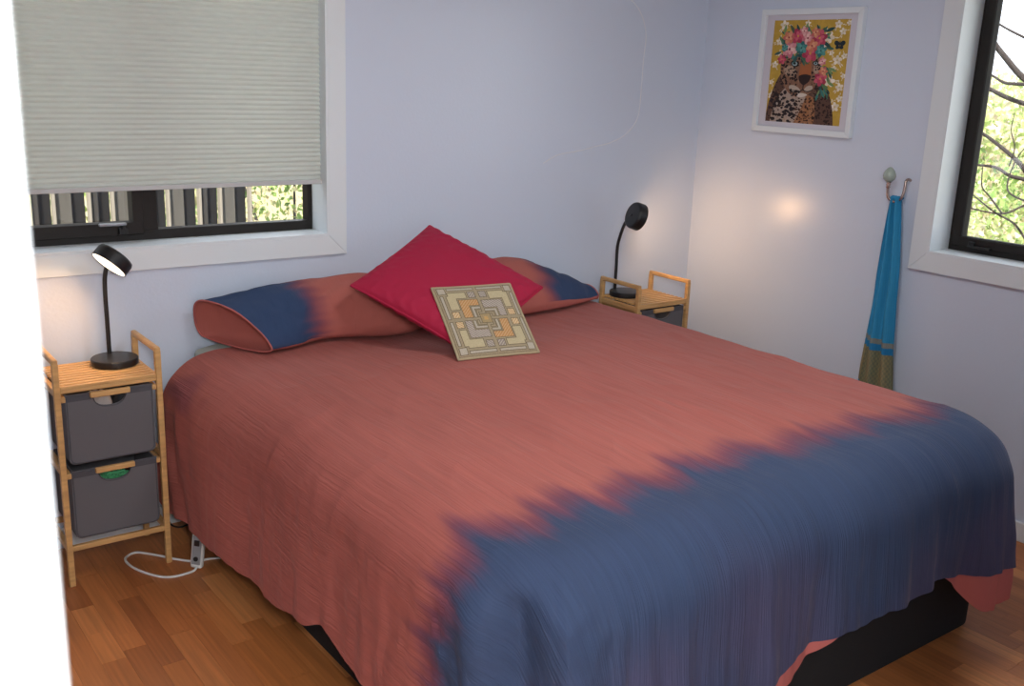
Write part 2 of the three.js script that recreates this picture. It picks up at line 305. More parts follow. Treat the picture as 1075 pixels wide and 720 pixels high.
// ------------------------------------------------------------------ duvet
const SALMON = [0.415, 0.115, 0.091], BLUE = [0.033, 0.056, 0.122], PLUM = [0.16, 0.045, 0.08], INDIGO = [0.06, 0.06, 0.125];
const CLOTH = 3.6; // metres covered by the cloth texture
T.duvet = dataTex(1536, 1536, (u, v) => {
  const x = (u - 0.5) * CLOTH, z = (v - 0.22) * CLOTH;   // flat cloth position
  const spike = (0.45 + 0.55 * sstep(-0.95, -0.5, x)) * 0.075 * Math.pow(clamp(0.5 + 0.9 * ns(x * 7, 2, z * 0.6)), 2) + 0.055 * Math.pow(clamp(0.5 + 0.9 * ns(x * 23, 8, z * 1.2)), 2) + 0.02 * ns(x * 90, z * 3, 4);
  const edge = z - (1.825 - 1.15 * spike + 0.04 * ns(x * 1.6, 4) + 0.03 * ns(x * 4.3, 14));
  const thread = 1 + 0.11 * ns(x * 240, z * 5, 3) + 0.09 * ns(x * 75, z * 3.5, 6) + 0.06 * ns(x * 9, z * 1.6, 8);
  let base = SALMON.map((c, i) => c * (1 + 0.12 * ns(x * 2.2, z * 1.5, 12) * (i === 0 ? 0.7 : 1.2)));
  let blue = mixc(BLUE, INDIGO, sstep(0.0, 0.3, 0.25 * ns(x * 2.4, z * 2, 21) + 0.35 * sstep(2.0, 2.35, z) * (0.6 + ns(x * 3, z, 14))));
  let c = mixc(base, PLUM, 0.9 * sstep(-0.075, 0.03, edge));
  c = mixc(c, blue, sstep(0.0, 0.12, edge));
  // a small plum dye stain on the left shoulder near the pillow
  const d = Math.hypot((x + 1.02) / 0.07, (z - 0.3) / 0.13) + 0.5 * ns(x * 12, z * 8, 5);
  c = mixc(c, PLUM, 0.5 * (1 - sstep(0.4, 1.3, d)));
  return c.map((k) => k * thread);
}, true);
T.duvet.wrapS = T.duvet.wrapT = THREE.ClampToEdgeWrapping;
const slubBump = rep(T.slub, 5, 2);
const duvetMat = phys({ map: T.duvet, roughness: 0.86, bumpMap: slubBump, bumpScale: 0.0036, sheen: 0.25, sheenRoughness: 0.5, sheenColor: new THREE.Color(0.75, 0.6, 0.6) });
const salmonMat = phys({ color: new THREE.Color().setRGB(0.52, 0.14, 0.12), roughness: 0.9, bumpMap: rep(T.slub, 2, 2), bumpScale: 0.0012 });

const topY = (x, z) => 0.662 + 0.03 * (1 - Math.min(1, (x / 0.9) ** 2)) * sstep(0.25, 0.8, z) * (1 - 0.4 * sstep(1.4, 1.95, z)) + 0.007 * ns(x * 3.1, z * 2.3) * sstep(0.3, 0.6, z) + 0.003 * ns(x * 9, z * 4, 3) + 0.0026 * ns(x * 24, z * 7, 8) + 0.004 * (1 - Math.abs(ns(x * 5 + z * 2.5, z * 3.1 - x, 17))) ** 6 * sstep(0.35, 0.7, z);
{
  // perimeter of the flat core on top of the bed, counter-clockwise seen from above; corner radii
  const hw = 0.84, z0 = 0.125, z1 = 1.94, rc = 0.13, rh = 0.02;
  const per = []; // {x, z, nx, nz}
  const seg = (x0, zz0, x1, zz1, nx, nz, n) => { for (let i = 0; i < n; i++) per.push({ x: mix(x0, x1, i / n), z: mix(zz0, zz1, i / n), nx, nz }); };
  const arc = (cx, cz, r, a0, a1, n) => { for (let i = 0; i < n; i++) { const t = mix(a0, a1, i / n); per.push({ x: cx + r * Math.cos(t), z: cz + r * Math.sin(t), nx: Math.cos(t), nz: Math.sin(t) }); } };
  const h = Math.PI / 2;
  seg(-hw, z0 + rh, -hw, z1 - rc, -1, 0, 190);               // left side, head to foot
  arc(-hw + rc, z1 - rc, rc, 2 * h, h, 46);
  seg(-hw + rc, z1, hw - rc, z1, 0, 1, 190);                 // foot
  arc(hw - rc, z1 - rc, rc, h, 0, 46);
  seg(hw, z1 - rc, hw, z0 + rh, 1, 0, 120);                  // right side
  arc(hw - rh, z0 + rh, rh, 0, -h, 16);
  seg(hw - rh, z0, -hw + rh, z0, 0, -1, 60);                 // head
  arc(-hw + rh, z0 + rh, rh, -h, -2 * h, 16);
  const N = per.length, R = 0.145;
  // hem height above the floor
  const curve1 = (pts, t) => { if (t <= pts[0][0]) return pts[0][1]; for (let i = 1; i < pts.length; i++) if (t <= pts[i][0]) { const u = (t - pts[i - 1][0]) / (pts[i][0] - pts[i - 1][0]); return mix(pts[i - 1][1], pts[i][1], u * u * (3 - 2 * u)); } return pts[pts.length - 1][1]; };
  const hemY = (p) => {
    const left = curve1([[0.12, 0.165], [0.22, 0.13], [0.4, 0.135], [0.7, 0.155], [1.0, 0.17], [1.2, 0.2], [1.3, 0.235], [1.38, 0.205], [1.55, 0.19], [1.8, 0.16]], p.z) + 0.01 * ns(p.z * 9, 1);
    const foot = curve1([[-0.7, 0.15], [-0.45, 0.23], [-0.3, 0.262], [-0.05, 0.3], [0.2, 0.305], [0.44, 0.315], [0.55, 0.295], [0.7, 0.275], [0.85, 0.24]], p.x) + 0.008 * ns(p.x * 9, 7);
    const right = 0.22 + 0.02 * ns(p.z * 4, 9);
    const wl = clamp(-p.nx), wf = clamp(p.nz), wr = clamp(p.nx), wh = clamp(-p.nz) ** 0.3;
    let y = (left * wl * wl + foot * wf * wf + right * wr * wr) / Math.max(1e-6, wl * wl + wf * wf + wr * wr);
    if (p.nz < 0) y = mix(p.nx < 0 ? 0.165 : 0.22, 0.645, wh); // the head edge lies flat on the mattress
    return y;
  };
  const NT = 54, NA = 22, NS = 44, rings = NT + NA + NS;
  const along = []; let acc = 0; for (let i = 0; i < N; i++) { along.push(acc); const q = per[(i + 1) % N]; acc += Math.hypot(q.x - per[i].x, q.z - per[i].z) + 0.25 * Math.acos(clamp(per[i].nx * q.nx + per[i].nz * q.nz, -1, 1)); }
  function point(i, k, inset, hemOf) { // i: perimeter index, k: ring (0 centre .. rings hem)
    const p = per[i % N], s = along[i % N];
    if (k <= NT) {
      const t = 1 - (1 - k / NT) ** 1.25, cx = 0, cz = clamp(p.z, 0.85, 1.2);
      const x = mix(cx, p.x, t), z = mix(cz, p.z, t);
      return [x, topY(x, z) - inset, z, x, z];
    }
    const yb = topY(p.x, p.z), hem = hemOf(p), head = clamp(-p.nz);
    const total = Math.max(0.004, yb - hem);
    const Rr = Math.min(p.nx < -0.5 ? R + 0.03 * (1 - sstep(0.3, 1.0, p.z)) : R + 0.01, total / 1.05);
    let o, y, L;
    if (k <= NT + NA) { const f = h * (k - NT) / NA; o = Rr * Math.sin(f) * (1 - 0.6 * head); y = yb - Rr * (1 - Math.cos(f)); L = Rr * f; }
    else { const f = (k - NT - NA) / NS; o = Rr * (1 - 0.6 * head); y = mix(yb - Rr, hem, f); L = Rr * h + (yb - Rr - y); }
    // folds of the hanging sides
    const hang = sstep(0.05, 0.55, L), foot = clamp(p.nz) ** 2, corner = 1 - Math.max(Math.abs(p.nx), Math.abs(p.nz));
    const side = p.nx < 0 ? 1 : 0;
    let f = 0.04 * hang * side * (0.4 + 0.6 * (1 - sstep(0.1, 0.35, p.z))) + 0.03 * hang * foot + clamp(p.nx) * hang * mix(-0.03, 0.06, sstep(0.45, 1.2, p.z));
    f += hang * (0.022 * ns(s * 3.3, y * 0.6, 2) + (0.010 + 0.022 * foot) * ns(s * 8.5, y * 1.1, 6) + (0.005 + 0.007 * foot) * ns(s * 21, y * 2.0, 4));
    // tucked pleat running down the foot corner
    if (p.nx < 0 && p.nz > 0) {
      const an = Math.atan2(p.nz, -p.nx) / h, w = sstep(0.1, 0.2, L) * (1 - 0.35 * sstep(0.3, 0.6, L));
      const c = 0.47 + 0.25 * (L - 0.2);
      f -= 0.042 * w * Math.exp(-(((an - c) / 0.1) ** 2)); f += 0.03 * w * Math.exp(-(((an - c - 0.2) / 0.1) ** 2)) + 0.022 * w * Math.exp(-(((an - c + 0.22) / 0.1) ** 2));
      f += 0.006 * w * ns(an * 26, L * 20, 3);
    }
    // gathered pleats on the left side close to the pillow
    f += side * hang * 0.007 * Math.sin((p.z + 0.25 * y) * 46 + 3 * ns(p.z * 4, y)) * (1 - sstep(0.2, 0.55, p.z));
    f += 0.0035 * ns(p.x * 14 + y * 9, p.z * 14, y * 5) * sstep(0, 0.1, L) + 0.002 * ns(p.x * 40, p.z * 40, y * 14) * sstep(0, 0.1, L);
    if (p.nx > 0) f += corner * 0.05 * hang * Math.sin(s * 40);
    o += f - inset * sstep(0, h * R, L);
    y -= inset * (1 - sstep(0, h * R, L));
    return [p.x + p.nx * o, y, p.z + p.nz * o, p.x + p.nx * L, p.z + p.nz * L];
  }
  function shell(inset, hemOf, flip) {
    const pos = [], uv = [], idx = [];
    for (let k = 0; k <= rings; k++) for (let i = 0; i <= N; i++) { const q = point(i, k, inset, hemOf); pos.push(q[0], q[1], q[2]); uv.push(q[3] / CLOTH + 0.5, q[4] / CLOTH + 0.22); }
    for (let k = 0; k < rings; k++) for (let i = 0; i < N; i++) { const a = k * (N + 1) + i, b = a + 1, c = a + N + 1, d = c + 1; if (flip) idx.push(a, b, d, a, d, c); else idx.push(a, d, b, a, c, d); }
    const g = new THREE.BufferGeometry(); g.setAttribute('position', new THREE.Float32BufferAttribute(pos, 3)); g.setAttribute('uv', new THREE.Float32BufferAttribute(uv, 2)); g.setIndex(idx);
    g.computeVertexNormals(); return g;
  }
  const g = thing('duvet', 'salmon duvet with dip-dyed dark blue foot spread over the bed', 'duvet');
  const flipTop = true;
  mesh('cover', shell(0, hemY, !flipTop), duvetMat, g);
  const liningHem = (p) => hemY(p) + 0.006 - clamp(p.nz) ** 2 * (0.125 * Math.exp(-(((p.x - 0.70) / 0.12) ** 2)) + 0.065 * Math.exp(-(((p.x + 0.16) / 0.13) ** 2))) - (p.nx > 0 && p.nz > 0 ? 0.06 * p.nx * p.nz : 0);
  mesh('lining', shell(0.008, liningHem, flipTop), salmonMat, g).userData.label = 'salmon reverse side of the duvet';
}

// ------------------------------------------------------------------ pillows in dip-dyed cases
function pillow(name, label, stations, dye, openAt, skew) {
  // station: [x, [[z, y] ...7 control points: F, S, A, T, K1, K2, B]]
  const NR = 112, NX = 150;
  const xs = stations.map((s) => s[0]);
  const sect = (t) => { // t in 0..1 over stations, Catmull-Rom
    const f = t * (stations.length - 1), i = Math.min(stations.length - 2, Math.floor(f)), u = f - i;
    const cr = (a, b, c, d) => 0.5 * (2 * b + (c - a) * u + (2 * a - 5 * b + 4 * c - d) * u * u + (3 * b - a - 3 * c + d) * u * u * u);
    const S = (k) => stations[clamp(k, 0, stations.length - 1)];
    const pts = S(i)[1].map((_, j) => [0, 1].map((q) => cr(S(i - 1)[1][j][q], S(i)[1][j][q], S(i + 1)[1][j][q], S(i + 2)[1][j][q])));
    return { x: cr(S(i - 1)[0], S(i)[0], S(i + 1)[0], S(i + 2)[0]), pts };
  };
  const ringAt = (t, k, dx) => {
    const s = sect(t), curve = new THREE.CatmullRomCurve3(s.pts.map(([z, y]) => V(0, y, z)), true, 'centripetal');
    const c = s.pts.reduce((a, p) => [a[0] + p[0] / 7, a[1] + p[1] / 7], [0, 0]), out = [];
    for (let i = 0; i <= NR; i++) {
      const p = curve.getPoint((i % NR) / NR); const z = mix(c[0], p.z, k), y = mix(c[1], p.y, k);
      const wr = 0.013 * ns(s.x * 5.5, z * 7, y * 8) + 0.003 * ns(s.x * 18, z * 24, y * 24) - 0.005 * (1 - Math.abs(ns(s.x * 6 + z * 5, z * 8, y * 7))) ** 4 * sstep(0, 0.08, Math.min(s.x - xs[0], xs[xs.length - 1] - s.x));
      out.push([s.x + dx + skew(s.x) * (z - 0.08) + skew(s.x) * 0.5 * clamp(0.83 - y, 0, 0.2), Math.max(y + wr * (y > 0.69 ? 1 : 0.2) * k ** 8, 0.6), Math.max(z + wr * k ** 8, 0.006)]);
    }
    return out;
  };
  const rows = [], info = [];
  for (let j = 0; j <= NX; j++) { rows.push(ringAt(j / NX, 1, 0)); info.push(1); }
  // the open end turns inward to a hollow mouth; the other end is closed
  const dir = openAt === 'start' ? 1 : -1;
  const inner = [[0.985, 0.004], [0.95, 0.02], [0.86, 0.045], [0.6, 0.06], [0.3, 0.064], [0.0, 0.066]].map(([k, d]) => ringAt(openAt === 'start' ? 0 : 1, k, dir * d));
  const shut = [[0.8, 0.015], [0.5, 0.03], [0.0, 0.034]].map(([k, d]) => ringAt(openAt === 'start' ? 1 : 0, k, dir * d));
  if (openAt === 'start') { for (const r of inner) { rows.unshift(r); info.unshift(0); } for (const r of shut) { rows.push(r); info.push(1); } }
  else { for (const r of inner) { rows.push(r); info.push(0); } for (const r of shut) { rows.unshift(r); info.unshift(1); } }
  const pos = [], col = [], uv = [], idx = [];
  rows.forEach((r, j) => r.forEach((p, i) => {
    pos.push(...p); uv.push(p[0] * 1.2, i / NR);
    const under = i / NR < 0.09 || i / NR > 0.66;
    const c = info[j] && !under ? dye(p[0], p[2], i / NR) : SALMON.map((q) => q * 0.98); col.push(...c);
  }));
  for (let j = 0; j < rows.length - 1; j++) for (let i = 0; i < NR; i++) { const a = j * (NR + 1) + i, b = a + 1, c = a + NR + 1, d = c + 1; idx.push(a, b, d, a, d, c); }
  const g = new THREE.BufferGeometry(); g.setAttribute('position', new THREE.Float32BufferAttribute(pos, 3)); g.setAttribute('uv', new THREE.Float32BufferAttribute(uv, 2)); g.setAttribute('color', new THREE.Float32BufferAttribute(col, 3)); g.setIndex(idx); g.computeVertexNormals();
  const t = thing(name, label, 'pillow', [0, 0, 0]);
  mesh('pillowcase', g, phys({ vertexColors: true, roughness: 0.86, side: THREE.DoubleSide, bumpMap: rep(T.slub, 1, 1), bumpScale: 0.0014, sheen: 0.2, sheenRoughness: 0.5, sheenColor: new THREE.Color(0.7, 0.6, 0.6) }), t);
  // hem piping around the mouth
  const m = ringAt(openAt === 'start' ? 0 : 1, 1.0, 0).filter((_, i) => i % 4 === 0 && i < NR);
  mesh('hem', tube(m, 0.003, 160, 6, true), salmonMat, t);
  return t;
}
const dyeEdge = (d, c0) => { // d > 0: towards the dipped end
  let c = mixc(c0, PLUM, 0.85 * sstep(-0.09, 0.01, d)); return mixc(c, [0.024, 0.052, 0.125], sstep(-0.03, 0.06, d)); };
pillow('pillow', 'pillow by the left nightstand, open navy-dyed case end facing the lamp', [
  [-0.85, [[0.285, 0.676], [0.30, 0.69], [0.235, 0.785], [0.085, 0.832], [0.045, 0.8], [0.04, 0.7], [0.15, 0.672]]],
  [-0.65, [[0.27, 0.678], [0.285, 0.7], [0.245, 0.805], [0.11, 0.862], [0.04, 0.82], [0.03, 0.7], [0.15, 0.67]]],
  [-0.43, [[0.23, 0.678], [0.25, 0.705], [0.24, 0.815], [0.125, 0.882], [0.04, 0.83], [0.03, 0.7], [0.14, 0.67]]],
  [-0.2, [[0.31, 0.68], [0.335, 0.725], [0.27, 0.80], [0.13, 0.872], [0.04, 0.82], [0.03, 0.7], [0.15, 0.67]]],
  [-0.06, [[0.27, 0.69], [0.285, 0.71], [0.24, 0.775], [0.14, 0.805], [0.06, 0.78], [0.05, 0.72], [0.15, 0.685]]]],
  (x, z, t) => dyeEdge(-(x + 0.53) - 0.15 * (z - 0.2) + 0.06 * ns(z * 11, 3, x * 2) + 0.03 * ns(t * 40, 5, x * 3), SALMON), 'start', (x) => 0.55 * sstep(-0.45, -0.85, x) + (x < -0.45 ? 0.45 * (-0.45 - x) / 0.4 * 0 : 0));
pillow('pillow', 'pillow behind the crimson cushion, navy-dyed end beside the right nightstand', [
  [0.06, [[0.27, 0.69], [0.285, 0.71], [0.24, 0.785], [0.14, 0.82], [0.06, 0.79], [0.05, 0.72], [0.15, 0.685]]],
  [0.22, [[0.29, 0.682], [0.31, 0.715], [0.24, 0.82], [0.115, 0.87], [0.04, 0.83], [0.03, 0.7], [0.15, 0.672]]],
  [0.42, [[0.27, 0.682], [0.285, 0.735], [0.215, 0.83], [0.10, 0.882], [0.035, 0.84], [0.03, 0.7], [0.14, 0.672]]],
  [0.62, [[0.245, 0.682], [0.25, 0.73], [0.19, 0.80], [0.10, 0.834], [0.04, 0.80], [0.035, 0.7], [0.14, 0.672]]],
  [0.78, [[0.21, 0.68], [0.215, 0.715], [0.175, 0.755], [0.11, 0.768], [0.055, 0.75], [0.05, 0.7], [0.13, 0.674]]],
  [0.865, [[0.185, 0.682], [0.19, 0.705], [0.16, 0.722], [0.12, 0.728], [0.07, 0.72], [0.065, 0.69], [0.13, 0.676]]]],
  (x, z, t) => dyeEdge((x - 0.56) + 0.25 * (0.2 - z) * 0.6 + 0.045 * ns(z * 22, 13, x * 2), SALMON), 'end', () => 0);

// ------------------------------------------------------------------ cushions
function cushionGeo(side, th, wrinkle, n = 72, edgePull = 0.03) {
  const half = (s) => gridGeo(n, n, (u, v) => {
    const a = u * 2 - 1, b = v * 2 - 1, e = (1 - Math.abs(a) ** 2.4) * (1 - Math.abs(b) ** 2.4);
    const pa = 1 - edgePull * (1 - b * b) * Math.abs(a) ** 4, pb = 1 - edgePull * (1 - a * a) * Math.abs(b) ** 4;
    const hgt = th / 2 * Math.pow(Math.max(e, 0), 0.42), near = Math.exp(-((1 - Math.max(Math.abs(a), Math.abs(b))) * 4));
    const wv = wrinkle * (0.010 * near * ns(a * 9, b * 9, s * 5) * Math.pow(Math.max(e, 0), 0.25) + 0.004 * ns(a * 3, b * 3, s * 3) * e);
    return [a * side / 2 * pa, b * side / 2 * pb, s * (hgt + wv)];
  });
  const f = half(1), bk = half(-1); const ix = bk.index.array; for (let i = 0; i < ix.length; i += 3) { const t = ix[i]; ix[i] = ix[i + 1]; ix[i + 1] = t; } bk.computeVertexNormals();
  return mergeGeometries([f, bk]);
}
function edgeLoop(side, edgePull, n = 40) {
  const pts = []; const q = (a, b) => pts.push([a * side / 2 * (1 - edgePull * (1 - b * b) * Math.abs(a) ** 4), b * side / 2 * (1 - edgePull * (1 - a * a) * Math.abs(b) ** 4), 0]);
  for (let i = 0; i < n; i++) q(-1 + 2 * i / n, -1); for (let i = 0; i < n; i++) q(1, -1 + 2 * i / n); for (let i = 0; i < n; i++) q(1 - 2 * i / n, 1); for (let i = 0; i < n; i++) q(-1, 1 - 2 * i / n); return pts;
}
{
  const g = thing('velvet_cushion', 'large crimson velvet cushion standing on its corner against the pillows', 'cushion', [-0.067, 0.869, 0.433]);
  g.rotation.order = 'YXZ'; g.rotation.set(-1.068, -0.206, 0.689);
  const vel = phys({ color: new THREE.Color().setRGB(0.40, 0.0055, 0.045), roughness: 0.8, sheen: 0.5, sheenRoughness: 0.4, sheenColor: new THREE.Color(0.62, 0.05, 0.16) });
  mesh('cover', cushionGeo(0.505, 0.11, 1.3, 110, 0.035), vel, g);
  mesh('piping', tube(edgeLoop(0.505, 0.035), 0.0042, 320, 6, true), vel, g);
}
T.tapestry = (() => {
  const S = 768, c = document.createElement('canvas'); c.width = c.height = S; const x = c.getContext('2d'), k = S / 100;
  const R = (a, b, w, h) => { x.beginPath(); x.rect(a * k, b * k, w * k, h * k); };
  const poly = (p) => { x.beginPath(); p.forEach(([a, b], i) => (i ? x.lineTo(a * k, b * k) : x.moveTo(a * k, b * k))); x.closePath(); };
  const GROUND = '#a8987a', LINE = '#6d6048', CREAM = '#c4b690', PALE = '#bab19f', ORANGE = '#bf894f', LILAC = '#948682';
  x.fillStyle = '#a59679'; x.fillRect(0, 0, S, S);
  const piece = (fill, stripe) => { x.save(); x.fillStyle = fill; x.fill(); x.clip(); if (stripe) { x.strokeStyle = stripe; x.lineWidth = 1.5 * k; const q = new Path2D(); for (let i = -100; i < 200; i += 3.8) { q.moveTo(i * k, 100 * k); q.lineTo((i + 100) * k, 0); } x.stroke(q); } x.restore(); x.strokeStyle = LINE; x.lineWidth = 0.8 * k; x.stroke(); };
  for (let q = 0; q < 4; q++) { // four quarters, each turned by 90 degrees about the middle
    x.save(); x.translate(S / 2, S / 2); x.rotate(q * Math.PI / 2); x.translate(-S / 2, -S / 2);
    const odd = q % 2;
    R(3.5, 3.5, 9, 9); piece(PALE);
    R(15, 4, 33, 3.6); piece(PALE); R(4, 15, 3.6, 33); piece(PALE);
    poly([[13.5, 11], [36, 11], [36, 20], [22.5, 20], [22.5, 36], [11, 36], [11, 15.5], [13.5, 15.5]]); piece(CREAM);
    R(38.5, 10.5, 9, 9); piece(odd ? '#c9a06c' : PALE, odd ? '#dcc39a' : LILAC); R(10.5, 38.5, 9, 9); piece(odd ? PALE : '#c9a06c', odd ? LILAC : '#dcc39a');
    poly([[24, 22], [48, 22], [48, 31], [35, 31], [35, 48], [24, 48]]); piece(odd ? '#c6baa8' : ORANGE, odd ? LILAC : '#cfa473');
    poly([[36.5, 32.5], [48, 32.5], [48, 36], [40, 36], [40, 48], [36.5, 48]]); piece(PALE);
    poly([[41.2, 37.5], [48, 37.5], [48, 40.5], [43.5, 40.5], [43.5, 48], [41.2, 48]]); piece(GROUND);
    x.restore();
  }
  R(43.5, 43.5, 13, 13); piece('#ab946a'); R(47.5, 47.5, 5, 5); x.fillStyle = '#c9a063'; x.fill();
  x.strokeStyle = '#8d7d60'; x.lineWidth = 0.7 * k; x.strokeRect(1.8 * k, 1.8 * k, 96.4 * k, 96.4 * k);
  x.globalAlpha = 0.16; for (let i = 0; i < 26000; i++) { x.fillStyle = rnd() < 0.5 ? '#fff3d8' : '#5d4f38'; x.fillRect(rnd() * S, rnd() * S, 3, 3); }
  const t = new THREE.CanvasTexture(c); t.colorSpace = THREE.SRGBColorSpace; return t;
})();
{
  const g = thing('tapestry_cushion', 'small beige needlepoint cushion with geometric squares leaning on the crimson cushion', 'cushion', [-0.058, 0.79, 0.645]);
  g.rotation.order = 'YXZ'; g.rotation.set(-0.888, -0.137, -0.016);
  const n = 40, th = 0.026, side = 0.305;
  const f = gridGeo(n, n, (u, v) => { const a = u * 2 - 1, b = v * 2 - 1, e = (1 - a ** 6) * (1 - b ** 6); return [a * side / 2 * (1 - 0.012 * (1 - b * b)), b * side / 2 * (1 - 0.012 * (1 - a * a)), th / 2 * Math.pow(Math.max(e, 0), 0.4)]; });
  mesh('needlepoint_face', f, std({ map: T.tapestry, roughness: 0.95, bumpMap: rep(T.weave, 4, 4), bumpScale: 0.0015 }), g);
  const b = gridGeo(n, n, (u, v) => { const a = 1 - u * 2, bb = v * 2 - 1, e = (1 - a ** 6) * (1 - bb ** 6); return [a * side / 2 * (1 - 0.012 * (1 - bb * bb)), bb * side / 2 * (1 - 0.012 * (1 - a * a)), -th / 2 * Math.pow(Math.max(e, 0), 0.4)]; });
  mesh('backing', b, std({ color: 0x9a8a6c, roughness: 0.95 }), g);
  mesh('piping', tube(edgeLoop(side, 0.012), 0.004, 220, 6, true), std({ color: 0xb0a080, roughness: 0.95 }), g);
}

// ------------------------------------------------------------------ bamboo nightstands with fabric drawers
const binFront = (() => {
  const w = 0.13, h = 0.222, r = 0.022, s = new THREE.Shape();
  s.moveTo(-w, h); s.lineTo(-w, r); s.quadraticCurveTo(-w, 0, -w + r, 0); s.lineTo(w - r, 0); s.quadraticCurveTo(w, 0, w, r); s.lineTo(w, h); s.lineTo(0.052, h);
  s.bezierCurveTo(0.052, h - 0.034, 0.035, h - 0.048, 0, h - 0.048); s.bezierCurveTo(-0.035, h - 0.048, -0.052, h - 0.034, -0.052, h); s.lineTo(-w, h);
  return s;
})();
function makeStand() {
  const g = new THREE.Group(), W = 0.322, D = 0.255, p = 0.0185, hx = W / 2, hz = D / 2;
  const B = (n, x0, x1, y0, y1, z0, z1, parent = g, r = 0.003) => mesh(n, boxUV(rspan(x0, x1, y0, y1, z0, z1, r), 2), M.bamboo, parent);
  for (const s of [-1, 1]) {
    const a = s < 0 ? -hx : hx - p, b = a + p;
    for (const f of [-1, 1]) { const z = f < 0 ? -hz : hz - p; B('post', a, b, 0.0005, 0.733, z, z + p); }
    B('handle', a, b, 0.7265, 0.745, -hz, hz, g, 0.006);
    B('side_rail', a + 0.001, b - 0.001, 0.626, 0.648, -hz + p - 0.001, hz - p + 0.001);
    B('side_rail', a + 0.001, b - 0.001, 0.375, 0.397, -hz + p - 0.001, hz - p + 0.001);
    B('side_rail', a + 0.001, b - 0.001, 0.118, 0.138, -hz + p - 0.001, hz - p + 0.001);
    const i0 = s < 0 ? b : a - 0.014, i1 = i0 + 0.014; // runners on which the drawers hang
    B('runner', i0, i1, 0.607, 0.625, -hz + 0.01, hz - 0.004); B('runner', i0, i1, 0.36, 0.378, -hz + 0.01, hz - 0.004);
  }
  const n = 10, d = 0.0165, pitch = (D - 0.004 - d) / (n - 1);
  for (let i = 0; i < n; i++) { const z = -hz + 0.002 + i * pitch; B('slat', -hx + p, hx - p, 0.6485, 0.6585, z, z + d, g, 0.002); }
  B('front_rail', -hx + p, hx - p, 0.636, 0.6483, hz - 0.015, hz - 0.002);
  B('cross_rail', -hx + p - 0.001, hx - p + 0.001, 0.119, 0.137, hz - p + 0.001, hz - 0.001);
  B('cross_rail', -hx + p - 0.001, hx - p + 0.001, 0.119, 0.137, -hz + 0.001, -hz + p - 0.001);
  for (const y of [0.405, 0.158]) {
    const w = 0.127, h = 0.222, t = 0.004;
    const zf = hz - 0.006;
    const front = new THREE.ExtrudeGeometry(binFront, { depth: 0.005, bevelEnabled: true, bevelSize: 0.0012, bevelThickness: 0.0012, bevelSegments: 1, curveSegments: 10 }).translate(0, y, zf - 0.006);
    const parts = [front, span(-w, -w + t, y + 0.006, y + h, -hz + 0.016, zf - 0.006), span(w - t, w, y + 0.006, y + h, -hz + 0.016, zf - 0.006), span(-w, w, y + 0.006, y + h, -hz + 0.012, -hz + 0.016), span(-w, w, y + 0.004, y + 0.009, -hz + 0.016, zf - 0.006)];
    const dr = mesh('drawer', boxUV(merge(parts)), M.binFabric, g);
    dr.userData.label = 'charcoal fabric drawer';
    const pts = []; { const sp = binFront.getSpacedPoints(90); for (const q of sp) pts.push([q.x * 0.97, y + 0.111 + (q.y - 0.111) * 0.97, zf + 0.0006]); }
    mesh('stitched_edge', tube(pts.slice(0, 90), 0.0016, 200, 5, true), M.binTrim, dr);
    B('handle', -0.06, 0.06, y + h - 0.014, y + h + 0.004, zf - 0.002, zf + 0.012, dr, 0.004);
    mesh('hem_band', rspan(-0.13, -0.054, y + h - 0.02, y + h + 0.001, zf - 0.001, zf + 0.0012, 0.001), M.binTrim, dr);
    mesh('hem_band', rspan(0.054, 0.13, y + h - 0.02, y + h + 0.001, zf - 0.001, zf + 0.0012, 0.001), M.binTrim, dr);
  }
  return g;
}
const stand = makeStand(); stand.name = numbered('nightstand'); stand.position.set(-1.224, 0, 0.177); scene.add(stand);
tag(stand, 'bamboo nightstand with charcoal drawers below the blind window', 'nightstand', 'bamboo nightstands');
const stand2 = stand.clone(); stand2.name = numbered('nightstand'); stand2.position.set(1.155, 0, 0.177); scene.add(stand2);
tag(stand2, 'bamboo nightstand in the room corner, mostly hidden behind the bed', 'nightstand', 'bamboo nightstands');
// things seen through the drawers' hand holes
{
  const cloth = gridGeo(40, 40, (u, v) => { const a = u * 2 - 1, b = v * 2 - 1, e = Math.max(0, (1 - a ** 4) * (1 - b ** 4)); return [-1.255 + a * 0.05, 0.50 + 0.115 * Math.pow(e, 0.4) + 0.016 * ns(a * 3, b * 3) * e, 0.255 + b * 0.033]; });
  solo('folded_cloth', cloth, std({ color: new THREE.Color().setRGB(0.5, 0.45, 0.42), roughness: 1, side: THREE.DoubleSide, bumpMap: rep(T.weave, 3, 3), bumpScale: 0.002 }), 'pale crumpled cloth showing through the hole of the upper drawer', 'cloth');
  const dark = gridGeo(24, 24, (u, v) => { const a = u * 2 - 1, b = v * 2 - 1, e = Math.max(0, (1 - a ** 4) * (1 - b ** 4)); return [-1.165 + a * 0.038, 0.50 + 0.1 * Math.pow(e, 0.4), 0.25 + b * 0.033]; });
  solo('folded_cloth', dark, std({ color: new THREE.Color().setRGB(0.022, 0.026, 0.035), roughness: 1, side: THREE.DoubleSide }), 'dark blue cloth beside the pale one in the upper drawer', 'cloth');
  const pts = []; for (let i = 0; i < 130; i++) pts.push([-1.224 + rr(-0.055, 0.055), 0.318 + rr(-0.03, 0.032), 0.25 + rr(-0.025, 0.034)]);
  solo('green_string', tube(pts, 0.0018, 1400, 5), std({ color: new THREE.Color().setRGB(0.09, 0.44, 0.19), roughness: 0.8 }), 'tangled green string showing through the hole of the lower drawer', 'string');
}

